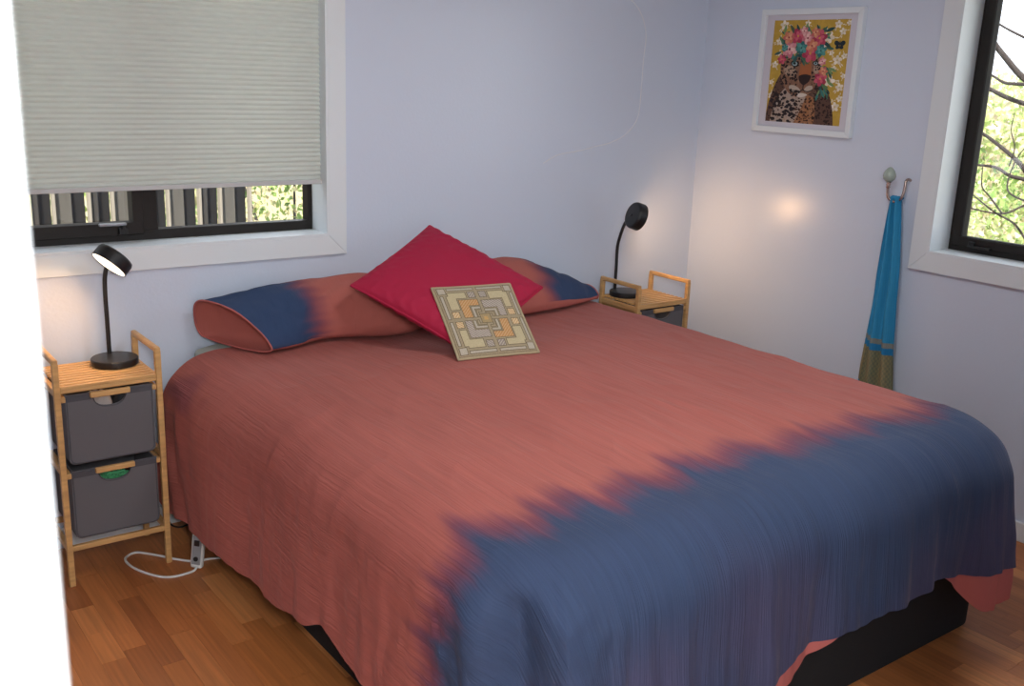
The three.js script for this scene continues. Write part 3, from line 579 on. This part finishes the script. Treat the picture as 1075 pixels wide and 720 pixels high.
// ------------------------------------------------------------------ bedside lamps
function makeLamp(label, base, head, face, stemAt, bend, join) {
  const g = thing('table_lamp', label, 'lamp', base, 'black bedside lamps');
  const L = (pts) => new THREE.LatheGeometry(pts.map((p) => new THREE.Vector2(...p)), 56);
  mesh('base', L([[0, 0.0005], [0.0705, 0.0005], [0.073, 0.003], [0.073, 0.02], [0.0695, 0.0235], [0, 0.0245]]), M.black, g);
  const n = V(...face).normalize(), hc = V(head[0] - base[0], head[1] - base[1], head[2] - base[2]);
  const [sx, sz] = stemAt, end = hc.clone().add(V(...join));
  mesh('stem', tube([[sx, 0.02, sz], [sx, 0.12, sz], [sx, bend - 0.04, sz], [mix(sx, end.x, 0.12), bend, mix(sz, end.z, 0.12)], [mix(sx, end.x, 0.5), mix(bend, end.y, 0.62), mix(sz, end.z, 0.5)], end.toArray()], 0.0072, 80, 12), M.black, g);
  const h = new THREE.Group(); h.name = 'head'; h.position.copy(hc); h.quaternion.setFromUnitVectors(V(0, -1, 0), n); g.add(h);
  const r = 0.06;
  mesh('housing', L([[0, 0.024], [r - 0.012, 0.0235], [r - 0.004, 0.02], [r - 0.0005, 0.012], [r, -0.02], [r - 0.002, -0.021], [r - 0.003, -0.0185], [0, -0.0185]]), M.black, h);
  mesh('diffuser', L([[0, -0.0192], [r - 0.0032, -0.0192], [r - 0.0032, -0.0198], [0, -0.0202]].reverse()), std({ color: 0xffffff, emissive: new THREE.Color().setRGB(1, 0.8, 0.56), emissiveIntensity: 3.2, roughness: 0.6 }), h);
  mesh('switch', new THREE.CylinderGeometry(0.005, 0.005, 0.003, 16).translate(0, 0.0255, 0), M.darkPlastic, h);
  const s = new THREE.SpotLight(new THREE.Color().setRGB(1, 0.58, 0.29), 0.5, 0, 1.35, 0.9, 2);
  s.position.copy(hc).addScaledVector(n, 0.032); s.target.position.copy(hc).addScaledVector(n, 1); s.castShadow = true; s.shadow.radius = 1.4; g.add(s, s.target);
  return g;
}
makeLamp('black desk lamp on the left nightstand, glowing face turned down', [-1.158, 0.6585, 0.128], [-1.148, 1.002, 0.145], [-0.681, -0.715, 0.157], [-0.002, -0.05], 0.285, [0.012, 0.002, -0.052]);
makeLamp('black desk lamp on the corner nightstand, head turned to the picture wall', [1.0875, 0.6585, 0.122], [1.062, 1.03, 0.185], [0.93, -0.32, 0.2], [-0.018, -0.052], 0.26, [-0.02, 0.007, -0.004]);

// ------------------------------------------------------------------ framed picture
T.print = (() => {
  const Wd = 620, Hd = 760, c = document.createElement('canvas'); c.width = Wd; c.height = Hd; const x = c.getContext('2d');
  const E = (cx, cy, rx, ry, rot = 0) => { x.beginPath(); x.ellipse(cx, cy, rx, ry, rot, 0, 6.2832); };
  x.fillStyle = '#bd9a3e'; x.fillRect(0, 0, Wd, Hd);
  for (let i = 0; i < 500; i++) { x.globalAlpha = 0.12; x.fillStyle = rnd() < 0.5 ? '#e3c25e' : '#a5842a'; E(rnd() * Wd, rnd() * Hd, 10 + rnd() * 26, 6 + rnd() * 16, rnd() * 3); x.fill(); }
  x.globalAlpha = 1;
  const blossom = (cx, cy, r, col, heart, petals = 5, rot = 0) => { for (let i = 0; i < petals; i++) { const a = rot + i * 6.2832 / petals; x.fillStyle = col[i % col.length]; E(cx + Math.cos(a) * r * 0.55, cy + Math.sin(a) * r * 0.55, r * 0.52, r * 0.36, a); x.fill(); } x.fillStyle = heart; E(cx, cy, r * 0.24, r * 0.24); x.fill(); };
  const leaf = (cx, cy, l, a, col) => { x.fillStyle = col; x.beginPath(); x.moveTo(cx, cy); x.quadraticCurveTo(cx + Math.cos(a + 0.5) * l * 0.6, cy + Math.sin(a + 0.5) * l * 0.6, cx + Math.cos(a) * l, cy + Math.sin(a) * l); x.quadraticCurveTo(cx + Math.cos(a - 0.5) * l * 0.6, cy + Math.sin(a - 0.5) * l * 0.6, cx, cy); x.fill(); };
  // white sprigs on the mustard ground
  for (const [a, b, r] of [[90, 40, 34], [460, 130, 40], [560, 90, 26], [540, 290, 34], [590, 260, 22], [500, 440, 40], [580, 480, 30], [60, 160, 28], [40, 330, 26], [520, 350, 22], [560, 620, 34], [590, 560, 24], [30, 560, 24], [520, 40, 28], [600, 30, 20], [440, 200, 24], [70, 250, 18], [600, 400, 20], [490, 240, 20], [25, 460, 20], [280, 30, 22]]) {
    blossom(a, b, r, ['#e6dccb', '#d8cdb8', '#efe8da'], '#cbb98a', 5, a);
    for (let i = 0; i < 4; i++) leaf(a + Math.cos(i * 2 + b) * r, b + Math.sin(i * 2 + b) * r, r * 0.9, i * 2 + b, '#dfd5c0');
  }
  const spots = (n, x0, x1, y0, y1, r0, r1, col) => { for (let i = 0; i < n; i++) { x.fillStyle = col; x.beginPath(); const cx = mix(x0, x1, rnd()), cy = mix(y0, y1, rnd()), r = mix(r0, r1, rnd()), a0 = rnd() * 6.28; for (let q = 0; q < 9; q++) { const a = a0 + q * 0.7, rq = r * (0.6 + 0.6 * rnd()); x.lineTo(cx + Math.cos(a) * rq, cy + Math.sin(a) * rq * 0.75); } x.fill(); } };
  const fur = (n, x0, x1, y0, y1, cols) => { x.globalAlpha = 0.35; for (let i = 0; i < n; i++) { x.strokeStyle = cols[Math.floor(rnd() * cols.length)]; x.lineWidth = 1.5 + rnd() * 3; const a = mix(x0, x1, rnd()), b = mix(y0, y1, rnd()); x.beginPath(); x.moveTo(a, b); x.lineTo(a + (rnd() - 0.5) * 14, b + 8 + rnd() * 18); x.stroke(); } x.globalAlpha = 1; };
  // body
  x.save(); x.beginPath(); x.moveTo(0, Hd); x.bezierCurveTo(4, 640, 40, 470, 110, 380); x.lineTo(400, 400); x.bezierCurveTo(480, 470, 545, 560, 562, Hd); x.closePath(); x.clip();
  x.fillStyle = '#5a4036'; x.fillRect(0, 300, Wd, 460);
  fur(900, 0, 600, 380, 760, ['#3d2b27', '#7a5440', '#6b4a3a', '#2c1f1f']);
  x.fillStyle = '#a8978b'; x.beginPath(); x.moveTo(40, Hd); x.bezierCurveTo(50, 640, 90, 540, 170, 480); x.lineTo(330, 560); x.bezierCurveTo(310, 640, 260, 720, 240, Hd); x.closePath(); x.fill();
  x.fillStyle = '#9a6a48'; x.beginPath(); x.moveTo(240, Hd); x.bezierCurveTo(270, 700, 300, 640, 330, 540); x.lineTo(385, 560); x.bezierCurveTo(410, 640, 420, 700, 400, Hd); x.closePath(); x.fill();
  fur(500, 40, 400, 500, 760, ['#c2b2a2', '#8a5c40', '#b98a62', '#6b4a3a']);
  spots(75, 40, 250, 520, 755, 7, 19, '#231b1f'); spots(110, 245, 405, 560, 755, 4, 10, '#3a2118'); spots(170, 390, 560, 470, 755, 4, 11, '#2b1c19'); spots(60, 10, 130, 430, 740, 6, 15, '#2b1f1e');
  x.restore();
  // head
  x.save(); x.beginPath(); x.moveTo(95, 260); x.bezierCurveTo(75, 380, 110, 490, 190, 540); x.bezierCurveTo(250, 580, 330, 570, 370, 510); x.bezierCurveTo(425, 430, 435, 330, 400, 260); x.closePath(); x.clip();
  x.fillStyle = '#84604c'; x.fillRect(60, 240, 400, 350);
  fur(500, 80, 430, 250, 560, ['#5c4236', '#a87c5c', '#c0a082', '#4a342c']);
  x.fillStyle = '#a5633a'; x.beginPath(); x.moveTo(262, 250); x.lineTo(335, 250); x.bezierCurveTo(340, 350, 352, 400, 345, 440); x.lineTo(255, 440); x.bezierCurveTo(240, 380, 262, 320, 262, 250); x.fill();
  x.fillStyle = '#b09a86'; x.globalAlpha = 0.8; E(175, 375, 55, 40, 0.4); x.fill(); E(388, 350, 26, 40, 0); x.fill(); x.globalAlpha = 1;
  spots(95, 100, 240, 270, 500, 4, 12, '#211819'); spots(50, 350, 430, 270, 480, 4, 11, '#211819'); spots(30, 255, 345, 255, 330, 3, 7, '#3a2015');
  x.fillStyle = '#b4a596'; E(225, 505, 52, 24, 0.35); x.fill(); E(338, 500, 36, 22, -0.45); x.fill();
  x.fillStyle = '#d0c6ba'; E(285, 548, 50, 16, 0); x.fill();
  x.fillStyle = '#2c1e1c'; x.beginPath(); x.moveTo(250, 408); x.quadraticCurveTo(298, 385, 348, 404); x.quadraticCurveTo(350, 440, 318, 462); x.lineTo(296, 478); x.lineTo(272, 462); x.quadraticCurveTo(246, 440, 250, 408); x.fill();
  x.strokeStyle = '#1d1517'; x.lineWidth = 7; x.beginPath(); x.moveTo(295, 474); x.lineTo(293, 505); x.quadraticCurveTo(250, 545, 185, 520); x.moveTo(293, 505); x.quadraticCurveTo(325, 535, 372, 505); x.stroke();
  spots(22, 180, 270, 505, 555, 5, 14, '#1e181a');
  for (const [a, b, k] of [[205, 320, 1], [375, 315, 0.7]]) { x.fillStyle = '#15110f'; E(a, b, 34 * k, 22 * k, 0.25); x.fill(); x.fillStyle = '#8ea5aa'; E(a, b, 23 * k, 16 * k, 0.1); x.fill(); x.fillStyle = '#0d0d0d'; E(a, b - 2, 9 * k, 9 * k); x.fill(); }
  x.restore();
  // wreath of leaves and flowers
  const greens = ['#3f6552', '#2d5554', '#587a50', '#27484a', '#74905c', '#3a7a72'];
  for (let i = 0; i < 150; i++) { const a = 85 + rnd() * 350, b = 90 + rnd() * 190; leaf(a, b, 40 + rnd() * 52, rnd() * 6.28, greens[i % 6]); }
  for (let i = 0; i < 34; i++) leaf(405 + rnd() * 80, 330 + rnd() * 200, 34 + rnd() * 44, 0.3 + rnd() * 1.6, greens[(i * 5) % 6]);
  for (const [a, b, l, t] of [[190, 60, 90, -2.2], [380, 80, 80, -1.1], [150, 120, 70, -2.6], [330, 70, 60, -1.4]]) leaf(a, b + 50, l, t, '#4a5a48');
  for (const [a, b, r, col] of [[150, 215, 62, 0], [322, 245, 62, 1], [210, 120, 56, 1], [385, 135, 58, 1], [290, 135, 46, 0], [135, 130, 46, 2], [95, 290, 36, 1], [248, 205, 46, 3], [405, 225, 44, 3], [330, 190, 46, 2], [425, 425, 50, 1], [440, 370, 34, 2], [110, 205, 28, 3], [350, 95, 36, 2], [255, 85, 34, 0], [425, 300, 30, 0]])
    { blossom(a, b, r, [['#cf8a90', '#dfb0aa', '#c3707e'], ['#b8405a', '#c95c6c', '#a0344e'], ['#c9765a', '#d3926e', '#bf645e'], ['#3c7f7c', '#52938c', '#2d666b']][col], ['#7a2434', '#d09a4a', '#8a2f35', '#2a5252'][col], 6, a * 0.1); blossom(a, b, r * 0.6, [['#dca0a0', '#e8c4bc'], ['#cf5f72', '#b8455e'], ['#dca07c', '#cf8064'], ['#5f9f96', '#468a84']][col], ['#7a2434', '#d09a4a', '#8a2f35', '#2a5252'][col], 5, b * 0.1); }
  // butterfly
  x.fillStyle = '#1f2b33'; for (const s of [-1, 1]) { E(545 + s * 22, 172, 22, 17, s * -0.6); x.fill(); E(545 + s * 16, 200, 14, 13, s * 0.5); x.fill(); } x.fillRect(542, 155, 6, 58);
  const t = new THREE.CanvasTexture(c); t.colorSpace = THREE.SRGBColorSpace; return t;
})();
{
  // local: x across (to the viewer's right), y up, z out of the wall
  const g = thing('framed_picture', 'white framed print of a leopard wearing a wreath of flowers', 'picture', [XR - 0.0008, 1.664, 0.598]);
  g.rotation.y = -Math.PI / 2; g.rotation.order = 'YXZ';
  const hw = 0.256, hh = 0.256, fw = 0.024, d = 0.026;
  const strip = (pts) => new THREE.ExtrudeGeometry(new THREE.Shape(pts.map((p) => new THREE.Vector2(...p))), { depth: d - 0.004, bevelEnabled: true, bevelSize: 0.002, bevelThickness: 0.002, bevelOffset: -0.002, bevelSegments: 2 }).translate(0, 0, 0.002);
  const a = hw, b = hw - fw, e = hh, f = hh - fw;
  for (const p of [[[-a, -e], [a, -e], [b, -f], [-b, -f]], [[-a, e], [-b, f], [b, f], [a, e]], [[-a, -e], [-b, -f], [-b, f], [-a, e]], [[a, -e], [a, e], [b, f], [b, -f]]]) mesh('frame_side', strip(p), M.whitePaint, g);
  mesh('backing', span(-b, b, -f, f, 0.003, 0.009), std({ color: 0x8a7a66, roughness: 1 }), g);
  const pw = 0.388, ph = 0.422;
  const matS = new THREE.Shape([[-b, -f], [b, -f], [b, f], [-b, f]].map((p) => new THREE.Vector2(...p))); matS.holes.push(new THREE.Path([[-pw / 2, -ph / 2], [-pw / 2, ph / 2], [pw / 2, ph / 2], [pw / 2, -ph / 2]].map((p) => new THREE.Vector2(...p))));
  mesh('mount', new THREE.ExtrudeGeometry(matS, { depth: 0.002, bevelEnabled: false }).translate(0, 0, 0.0105), std({ color: new THREE.Color().setRGB(0.62, 0.6, 0.66), roughness: 0.9 }), g);
  mesh('print', new THREE.PlaneGeometry(pw + 0.006, ph + 0.006).translate(0, 0, 0.0098), std({ map: T.print, roughness: 0.9 }), g);
}

// ------------------------------------------------------------------ hook and scarf on the right wall
{
  const g = thing('wall_hook', 'brown metal wall hook with pale green egg-shaped ceramic knob', 'hook', [XR, 1.2, 1.11]);
  const o = ([x, y, z]) => [x - XR, y - 1.2, z - 1.11];
  mesh('arm', tube([[1.604, 1.268, 1.141], [1.588, 1.272, 1.141], [1.576, 1.266, 1.1405], [1.572, 1.24, 1.1405], [1.567, 1.205, 1.137], [1.562, 1.186, 1.121], [1.557, 1.184, 1.107], [1.552, 1.196, 1.089], [1.55, 1.215, 1.0835], [1.548, 1.252, 1.083]].map(o), 0.0055, 90, 12), M.copper, g);
  const [kx, ky, kz] = o([1.548, 1.246, 1.083]);
  mesh('collar', new THREE.LatheGeometry([[0.0055, -0.012], [0.009, -0.008], [0.0065, -0.003], [0.010, 0.002], [0.006, 0.007], [0.012, 0.012], [0, 0.013]].map((p) => new THREE.Vector2(...p)), 24).translate(kx, ky, kz), M.copper, g);
  mesh('knob', new THREE.LatheGeometry([[0, 0.012], [0.012, 0.0145], [0.021, 0.022], [0.0245, 0.033], [0.023, 0.044], [0.0175, 0.056], [0.009, 0.066], [0.003, 0.0695], [0, 0.07]].map((p) => new THREE.Vector2(...p)), 32).translate(kx, ky, kz), phys({ color: new THREE.Color().setRGB(0.37, 0.44, 0.38), roughness: 0.22 }), g);
}
T.scarf = dataTex(256, 512, (u, v) => {
  const d = 1 - v; const th = 1 + 0.16 * ns(u * 60, d * 5, 1) + 0.1 * ns(u * 140, d * 200, 2);
  let c = [0.024, 0.27, 0.5];
  const gold = [0.34, 0.26, 0.12], teal = [0.014, 0.2, 0.4];
  const w = 0.004 * ns(u * 8, 3);
  if (d > 0.715 + w && d < 0.742 + w) c = mixc(gold, teal, 0.35);
  if (d >= 0.742 + w && d < 0.777) c = [0.008, 0.19, 0.42];
  if (d >= 0.777 && d < 0.972) { const k = 0.5 + 0.5 * Math.sin(u * 90) * Math.sin(d * 240); c = mixc(gold, [0.07, 0.12, 0.09], clamp(0.2 + 0.45 * k + 0.5 * ns(u * 5, 7))); }
  return c.map((q) => q * th);
}, true);
{
  const g = thing('scarf', 'turquoise scarf with a gold striped border hanging from the wall hook', 'scarf');
  const mat = phys({ map: T.scarf, roughness: 0.75, side: THREE.DoubleSide, sheen: 0.4, sheenRoughness: 0.4, sheenColor: new THREE.Color(0.2, 0.5, 0.7) });
  const fall = (yTop, yBot, zT0, zT1, zB0, zB1, x0, depth, ph, lo) => gridGeo(70, 90, (u, v) => {
    const t = v, sp = Math.pow(t, 0.75), y = mix(yTop, yBot - 0.02 * (1 - u) * 0, t) + lo * (u - 0.5) * t;
    const z = mix(mix(zT0, zT1, u), mix(zB0, zB1, u), sp);
    const fold = Math.sin(u * 15 + ph + 1.2 * ns(t * 2, ph)) * mix(0.012, depth * 1.25, sp) + 0.004 * ns(u * 9, t * 6, ph);
    return [Math.min(x0 + fold, XR - 0.003), y, z + 0.003 * ns(t * 5, u * 3, ph)];
  }, (u, v) => [u, 1 - v]);
  mesh('back_fall', fall(1.198, 0.425, 1.09, 1.128, 1.028, 1.15, 1.585, 0.009, 2, 0.03), mat, g);
  mesh('front_fall', fall(1.198, 0.398, 1.092, 1.136, 1.062, 1.217, 1.556, 0.013, 0.4, -0.02), mat, g);
  mesh('loop', gridGeo(40, 24, (u, v) => { const a = Math.PI * v, r = 0.0155; return [1.5705 - Math.cos(a) * r + 0.002 * Math.sin(u * 15), 1.194 + Math.sin(a) * 0.011 + 0.002 * Math.sin(u * 20), mix(1.092, 1.134, u)]; }, (u, v) => [u, 0.9]), mat, g);
}

// ------------------------------------------------------------------ electric blanket control and cables on the floor
{
  const g = thing('blanket_control', 'white electric blanket control leaning against the bed, with its looped white cord', 'remote control', [-1.012, 0, 0.392]);
  const body = new THREE.Group(); body.name = 'handset'; body.position.set(0, 0.006, 0); body.rotation.set(-0.12, -0.75, -0.16); g.add(body);
  mesh('shell', new RoundedBoxGeometry(0.042, 0.125, 0.024, 4, 0.01).translate(0, 0.0625, 0), M.whitePlastic, body);
  mesh('grey_inset', new RoundedBoxGeometry(0.03, 0.1, 0.003, 3, 0.0014).translate(0, 0.065, 0.0118), std({ color: 0x8d8f92, roughness: 0.6 }), body);
  mesh('slider', rspan(-0.009, 0.009, 0.08, 0.1, 0.012, 0.0165, 0.002), M.darkPlastic, body);
  mesh('button', new THREE.CylinderGeometry(0.008, 0.008, 0.004, 20).rotateX(Math.PI / 2).translate(0, 0.035, 0.014), M.darkPlastic, body);
  const o = ([x, y, z]) => [x + 1.012, y, z - 0.392];
  mesh('cord', tube([[-1.014, 0.018, 0.398], [-1.022, 0.007, 0.405], [-1.06, 0.0045, 0.412], [-1.11, 0.0045, 0.405], [-1.155, 0.0045, 0.35], [-1.188, 0.0045, 0.262], [-1.185, 0.0045, 0.2], [-1.148, 0.0045, 0.178], [-1.095, 0.0045, 0.232], [-1.045, 0.0045, 0.3], [-1.0, 0.0045, 0.345], [-0.955, 0.0045, 0.352], [-0.905, 0.0045, 0.362], [-0.9, 0.02, 0.355]].map(o), 0.0042, 180, 8), M.whitePlastic, g);
}
solo('power_cord', tube([[-1.07, 0.42, 0.03], [-1.05, 0.3, 0.03], [-1.025, 0.22, 0.035], [-0.995, 0.12, 0.03], [-0.985, 0.04, 0.025], [-0.978, 0.008, 0.03], [-0.96, 0.0045, 0.062], [-0.93, 0.0045, 0.06], [-0.905, 0.0045, 0.05]], 0.0034, 110, 8), M.black, 'black power cord dropping behind the left nightstand to the floor', 'cord');

// ------------------------------------------------------------------ outdoors
{
  const gr = gridGeo(70, 70, (u, v) => {
    const x = mix(-14, 34, u), z = mix(-34, 10, v); const out = Math.max(sstep(XR + 1.2, XR + 9, x), sstep(-3.2, -12, z));
    const y = -0.35 + 0.25 * fbm(x * 0.3, z * 0.3) * out + out * 1.1 * sstep(2, 16, Math.hypot(Math.max(0, x - 4), Math.max(0, -z - 4) * 0.7));
    return [x, Math.min(y, x > -4 && x < 2 && z > -0.4 ? -0.35 : 9), z]; });
  structMesh('ground', gr, std({ color: new THREE.Color().setRGB(0.34, 0.30, 0.16), roughness: 1 }), 'sunlit ground outside the windows', 'ground');
}
{
  // board fence outside the left window; sunlit slits and shade painted as board colours
  const g = thing('board_fence', 'weathered vertical board fence outside the left window, sunlit slits and shade painted in its boards', 'fence', [0, -0.36, -1.5]);
  const mats = [[0.012, 0.011, 0.011], [0.16, 0.145, 0.125], [0.07, 0.062, 0.055], [0.5, 0.44, 0.36]].map((c) => std({ color: new THREE.Color().setRGB(...c), map: T.grain, roughness: 0.95 }));  // near-black paints shaded gaps, the palest tone paints sunlit slits
  const end = -0.02, per = 0.258;
  const bd = (w, t) => { const q = rspan(-w / 2, w / 2, 0, 2.5, -t / 2, t / 2, 0.003), P = q.attributes.position, uv = q.attributes.uv; for (let i = 0; i < P.count; i++) uv.setXY(i, P.getY(i) / 1.2, P.getX(i) / 0.25); return q; };
  const gd = bd(0.062, 0.018), gg = bd(0.07, 0.018), gs = bd(0.024, 0.03), gw = bd(0.012, 0.042);
  for (let i = 0; i < 8; i++) {
    const x = end - i * per;
    const put = (geo, m, dx, dz) => { const b = mesh('board', geo, mats[m], g); b.position.set(x - dx, 0, dz); };
    put(gw, 3, 0.008, 0.01); put(gd, 0, 0.052, -0.02); put(gg, 1, 0.118, 0); put(gw, 3, 0.162, 0.01); put(gd, 0, 0.2, -0.02); put(gs, 2, 0.238, 0.0);
  }
  for (const y of [0.5, 1.9]) mesh('rail', rspan(end - 8 * per, end, y, y + 0.09, -0.075, -0.03, 0.004), mats[2], g);
}
// leaves
const leafGeo = (() => { const g = new THREE.BufferGeometry(); g.setAttribute('position', new THREE.Float32BufferAttribute([0, 0, 0, 0.28, 0.45, 0.06, -0.28, 0.45, 0.06, 0, 1, -0.08], 3)); g.setAttribute('uv', new THREE.Float32BufferAttribute([0.5, 0, 1, 0.5, 0, 0.5, 0.5, 1], 2)); g.setIndex([0, 1, 2, 1, 3, 2]); g.computeVertexNormals(); return g; })();
const leafMat = phys({ color: 0xffffff, roughness: 0.9, transmission: 0.35, thickness: 0, side: THREE.DoubleSide });
const barkMat = std({ color: new THREE.Color().setRGB(0.04, 0.03, 0.029), roughness: 0.95, bumpMap: rep(T.grain, 2, 2), bumpScale: 0.004 });
function shrub(name, label, [cx, cy, cz], [rx, ry, rz], n, size, pal, group) {
  const g = thing(name, label, 'shrub', [cx, cy, cz], group), im = new THREE.InstancedMesh(leafGeo, leafMat, n), o = new THREE.Object3D(), c = new THREE.Color();
  for (let i = 0; i < n; i++) {
    const v = V(rr(-1, 1), rr(-1, 1), rr(-1, 1)).normalize(), r = Math.cbrt(rr(0.25, 1)) * (1 + 0.28 * ns(v.x * 3 + cx, v.y * 3, v.z * 3 + cz));
    o.position.set(v.x * rx * r, ry + v.y * ry * r, v.z * rz * r); o.rotation.set(rr(-1.6, 1.6), rr(0, 6.28), rr(-1.2, 1.2)); o.scale.setScalar(size * rr(0.6, 1.35)); o.updateMatrix(); im.setMatrixAt(i, o.matrix);
    const q = pal[Math.floor(rnd() * pal.length)], k = rr(0.75, 1.25); im.setColorAt(i, c.setRGB(q[0] * k, q[1] * k, q[2] * k));
  }
  im.name = 'foliage'; im.userData.kind = 'stuff'; sh(im); g.add(im);
  const stems = []; for (let i = 0; i < 6; i++) { const a = i * 1.05 + rnd(); stems.push(taper([[0, -0.25, 0], [Math.cos(a) * rx * 0.25, ry * 0.7, Math.sin(a) * rz * 0.25], [Math.cos(a) * rx * 0.6, ry * 1.4, Math.sin(a) * rz * 0.6]], 0.02 + rx * 0.014, 0.006, 16, 6)); }
  mesh('stems', merge(stems), barkMat, g);
  return g;
}
const palA = [[0.23, 0.36, 0.09], [0.34, 0.46, 0.14], [0.16, 0.27, 0.07], [0.5, 0.5, 0.22], [0.62, 0.52, 0.33]];
const palB = [[0.5, 0.6, 0.26], [0.4, 0.52, 0.18], [0.62, 0.68, 0.34], [0.7, 0.58, 0.44], [0.76, 0.7, 0.54], [0.32, 0.44, 0.16]];
shrub('garden_shrub', 'sunlit leafy shrub seen at the end of the fence', [0.85, -0.4, -2.9], [0.95, 0.95, 0.8], 9000, 0.05, palA);
shrub('garden_shrub', 'pale shrub farther behind the fence', [-0.9, -0.4, -4.2], [1.6, 1.0, 0.8], 6000, 0.075, palA);
const hill = [[58, 8.4, -0.3, 1.25, 0.75, 0], [63, 7.6, -0.5, 1.1, 0.7, 1], [67, 8.8, -0.3, 1.3, 0.85, 2], [60, 11.5, 0.1, 1.5, 0.95, 3], [65.5, 11.5, 0.0, 1.6, 0.9, 4], [55, 12.5, 0.2, 1.6, 1.0, 6], [62.5, 15.5, 0.35, 2.0, 0.85, 7], [69, 16, 0.2, 2.2, 1.0, 8], [56, 17, 0.3, 2.2, 0.9, 9]];
const hillWords = ['yellow green shrub low in the right window beside the frame', 'nearest light green shrub low in the right window', 'broad green shrub at the right edge of the tree window', 'olive shrub halfway up the slope beside the window frame', 'pale straw coloured shrub halfway up the slope', 'far shrub hidden beyond the right window edge', 'shrub behind the window frame on the slope', 'distant shrub on the crest under the white sky', 'distant rounded shrub right of the crest', 'distant shrub left of the crest'];
for (const [deg, d, y, rx, ry, k] of hill) { const a = rad(deg); shrub('hill_shrub', hillWords[k], [-2.014 + Math.sin(a) * d, y - 0.2, 3.405 - Math.cos(a) * d], [rx, ry, rx], d > 11 ? 8000 : 11000, d > 11 ? 0.078 : 0.056, k % 3 === 1 ? palB : k % 3 === 0 ? palB.slice(0, 5) : palA, 'shrubs on the slope'); }
{
  // bare tree close to the right window; its trunk stands past the window's edge
  const g = thing('bare_tree', 'bare dark branches of a tree in front of the right window', 'tree', [4.3, -0.36, 1.35]);
  const o = ([y, z], dx) => [3.9 + dx - 4.3, y + 0.36, z - 1.35];
  mesh('trunk', taper([[0.0, -0.3, 0.0], [0.02, 0.8, 0.03], [-0.03, 1.7, -0.02], [0.05, 2.9, 0.05], [0.1, 4.2, 0.0]], 0.09, 0.035, 50, 12), barkMat, g);
  const B = (r0, r1, dx0, dx1, pts) => { const n = pts.length - 1; mesh('branch', taper(pts.map((p, i) => o(p, mix(dx0, dx1, i / n))), r0, r1, 40, 8), barkMat, g); };
  B(0.030, 0.011, 0.36, -0.15, [[1.5, 1.3], [1.5, 0.8], [1.6, 0.42], [1.69, 0.26], [1.8, 0.17], [1.91, 0.1], [2.08, 0.02], [2.3, -0.05]]);
  B(0.024, 0.010, 0.36, 0.0, [[1.42, 1.3], [1.5, 0.75], [1.54, 0.38], [1.55, 0.26], [1.585, 0.17], [1.64, 0.06], [1.68, -0.1]]);
  B(0.012, 0.004, 0.08, 0.1, [[1.66, 0.33], [1.66, 0.24], [1.665, 0.17], [1.71, 0.07], [1.74, -0.05]]);
  B(0.016, 0.004, 0.36, -0.1, [[1.75, 1.32], [1.78, 0.7], [1.86, 0.33], [1.92, 0.23], [1.97, 0.15], [2.04, 0.05], [2.12, -0.1]]);
  B(0.028, 0.007, 0.36, 0.0, [[0.7, 1.32], [0.95, 0.7], [1.05, 0.45], [1.11, 0.37], [1.2, 0.31], [1.295, 0.2], [1.39, 0.05], [1.44, -0.1]]);
  B(0.013, 0.005, 0.16, 0.15, [[1.1, 0.4], [1.115, 0.33], [1.125, 0.26], [1.165, 0.17], [1.17, 0.05], [1.15, -0.1]]);
  B(0.012, 0.004, 0.36, 0.1, [[1.05, 1.32], [1.06, 0.7], [1.02, 0.46], [0.95, 0.33], [0.895, 0.25], [0.9, 0.1], [0.93, -0.05]]);
  B(0.012, 0.004, 0.3, 0.05, [[0.45, 0.62], [0.65, 0.44], [0.76, 0.39], [0.85, 0.33], [0.9, 0.24], [1.0, 0.1]]);
  B(0.007, 0.003, 0.05, 0.2, [[0.98, 0.5], [1.04, 0.3], [1.12, 0.27], [1.25, 0.29], [1.35, 0.34]]);
  B(0.006, 0.003, 0.1, -0.1, [[0.9, 0.28], [1.0, 0.22], [1.06, 0.2], [1.18, 0.22]]);
  B(0.005, 0.002, 0.05, -0.1, [[1.19, 0.3], [1.3, 0.34], [1.4, 0.33], [1.5, 0.36]]);
}
renderer.render(scene, camera);
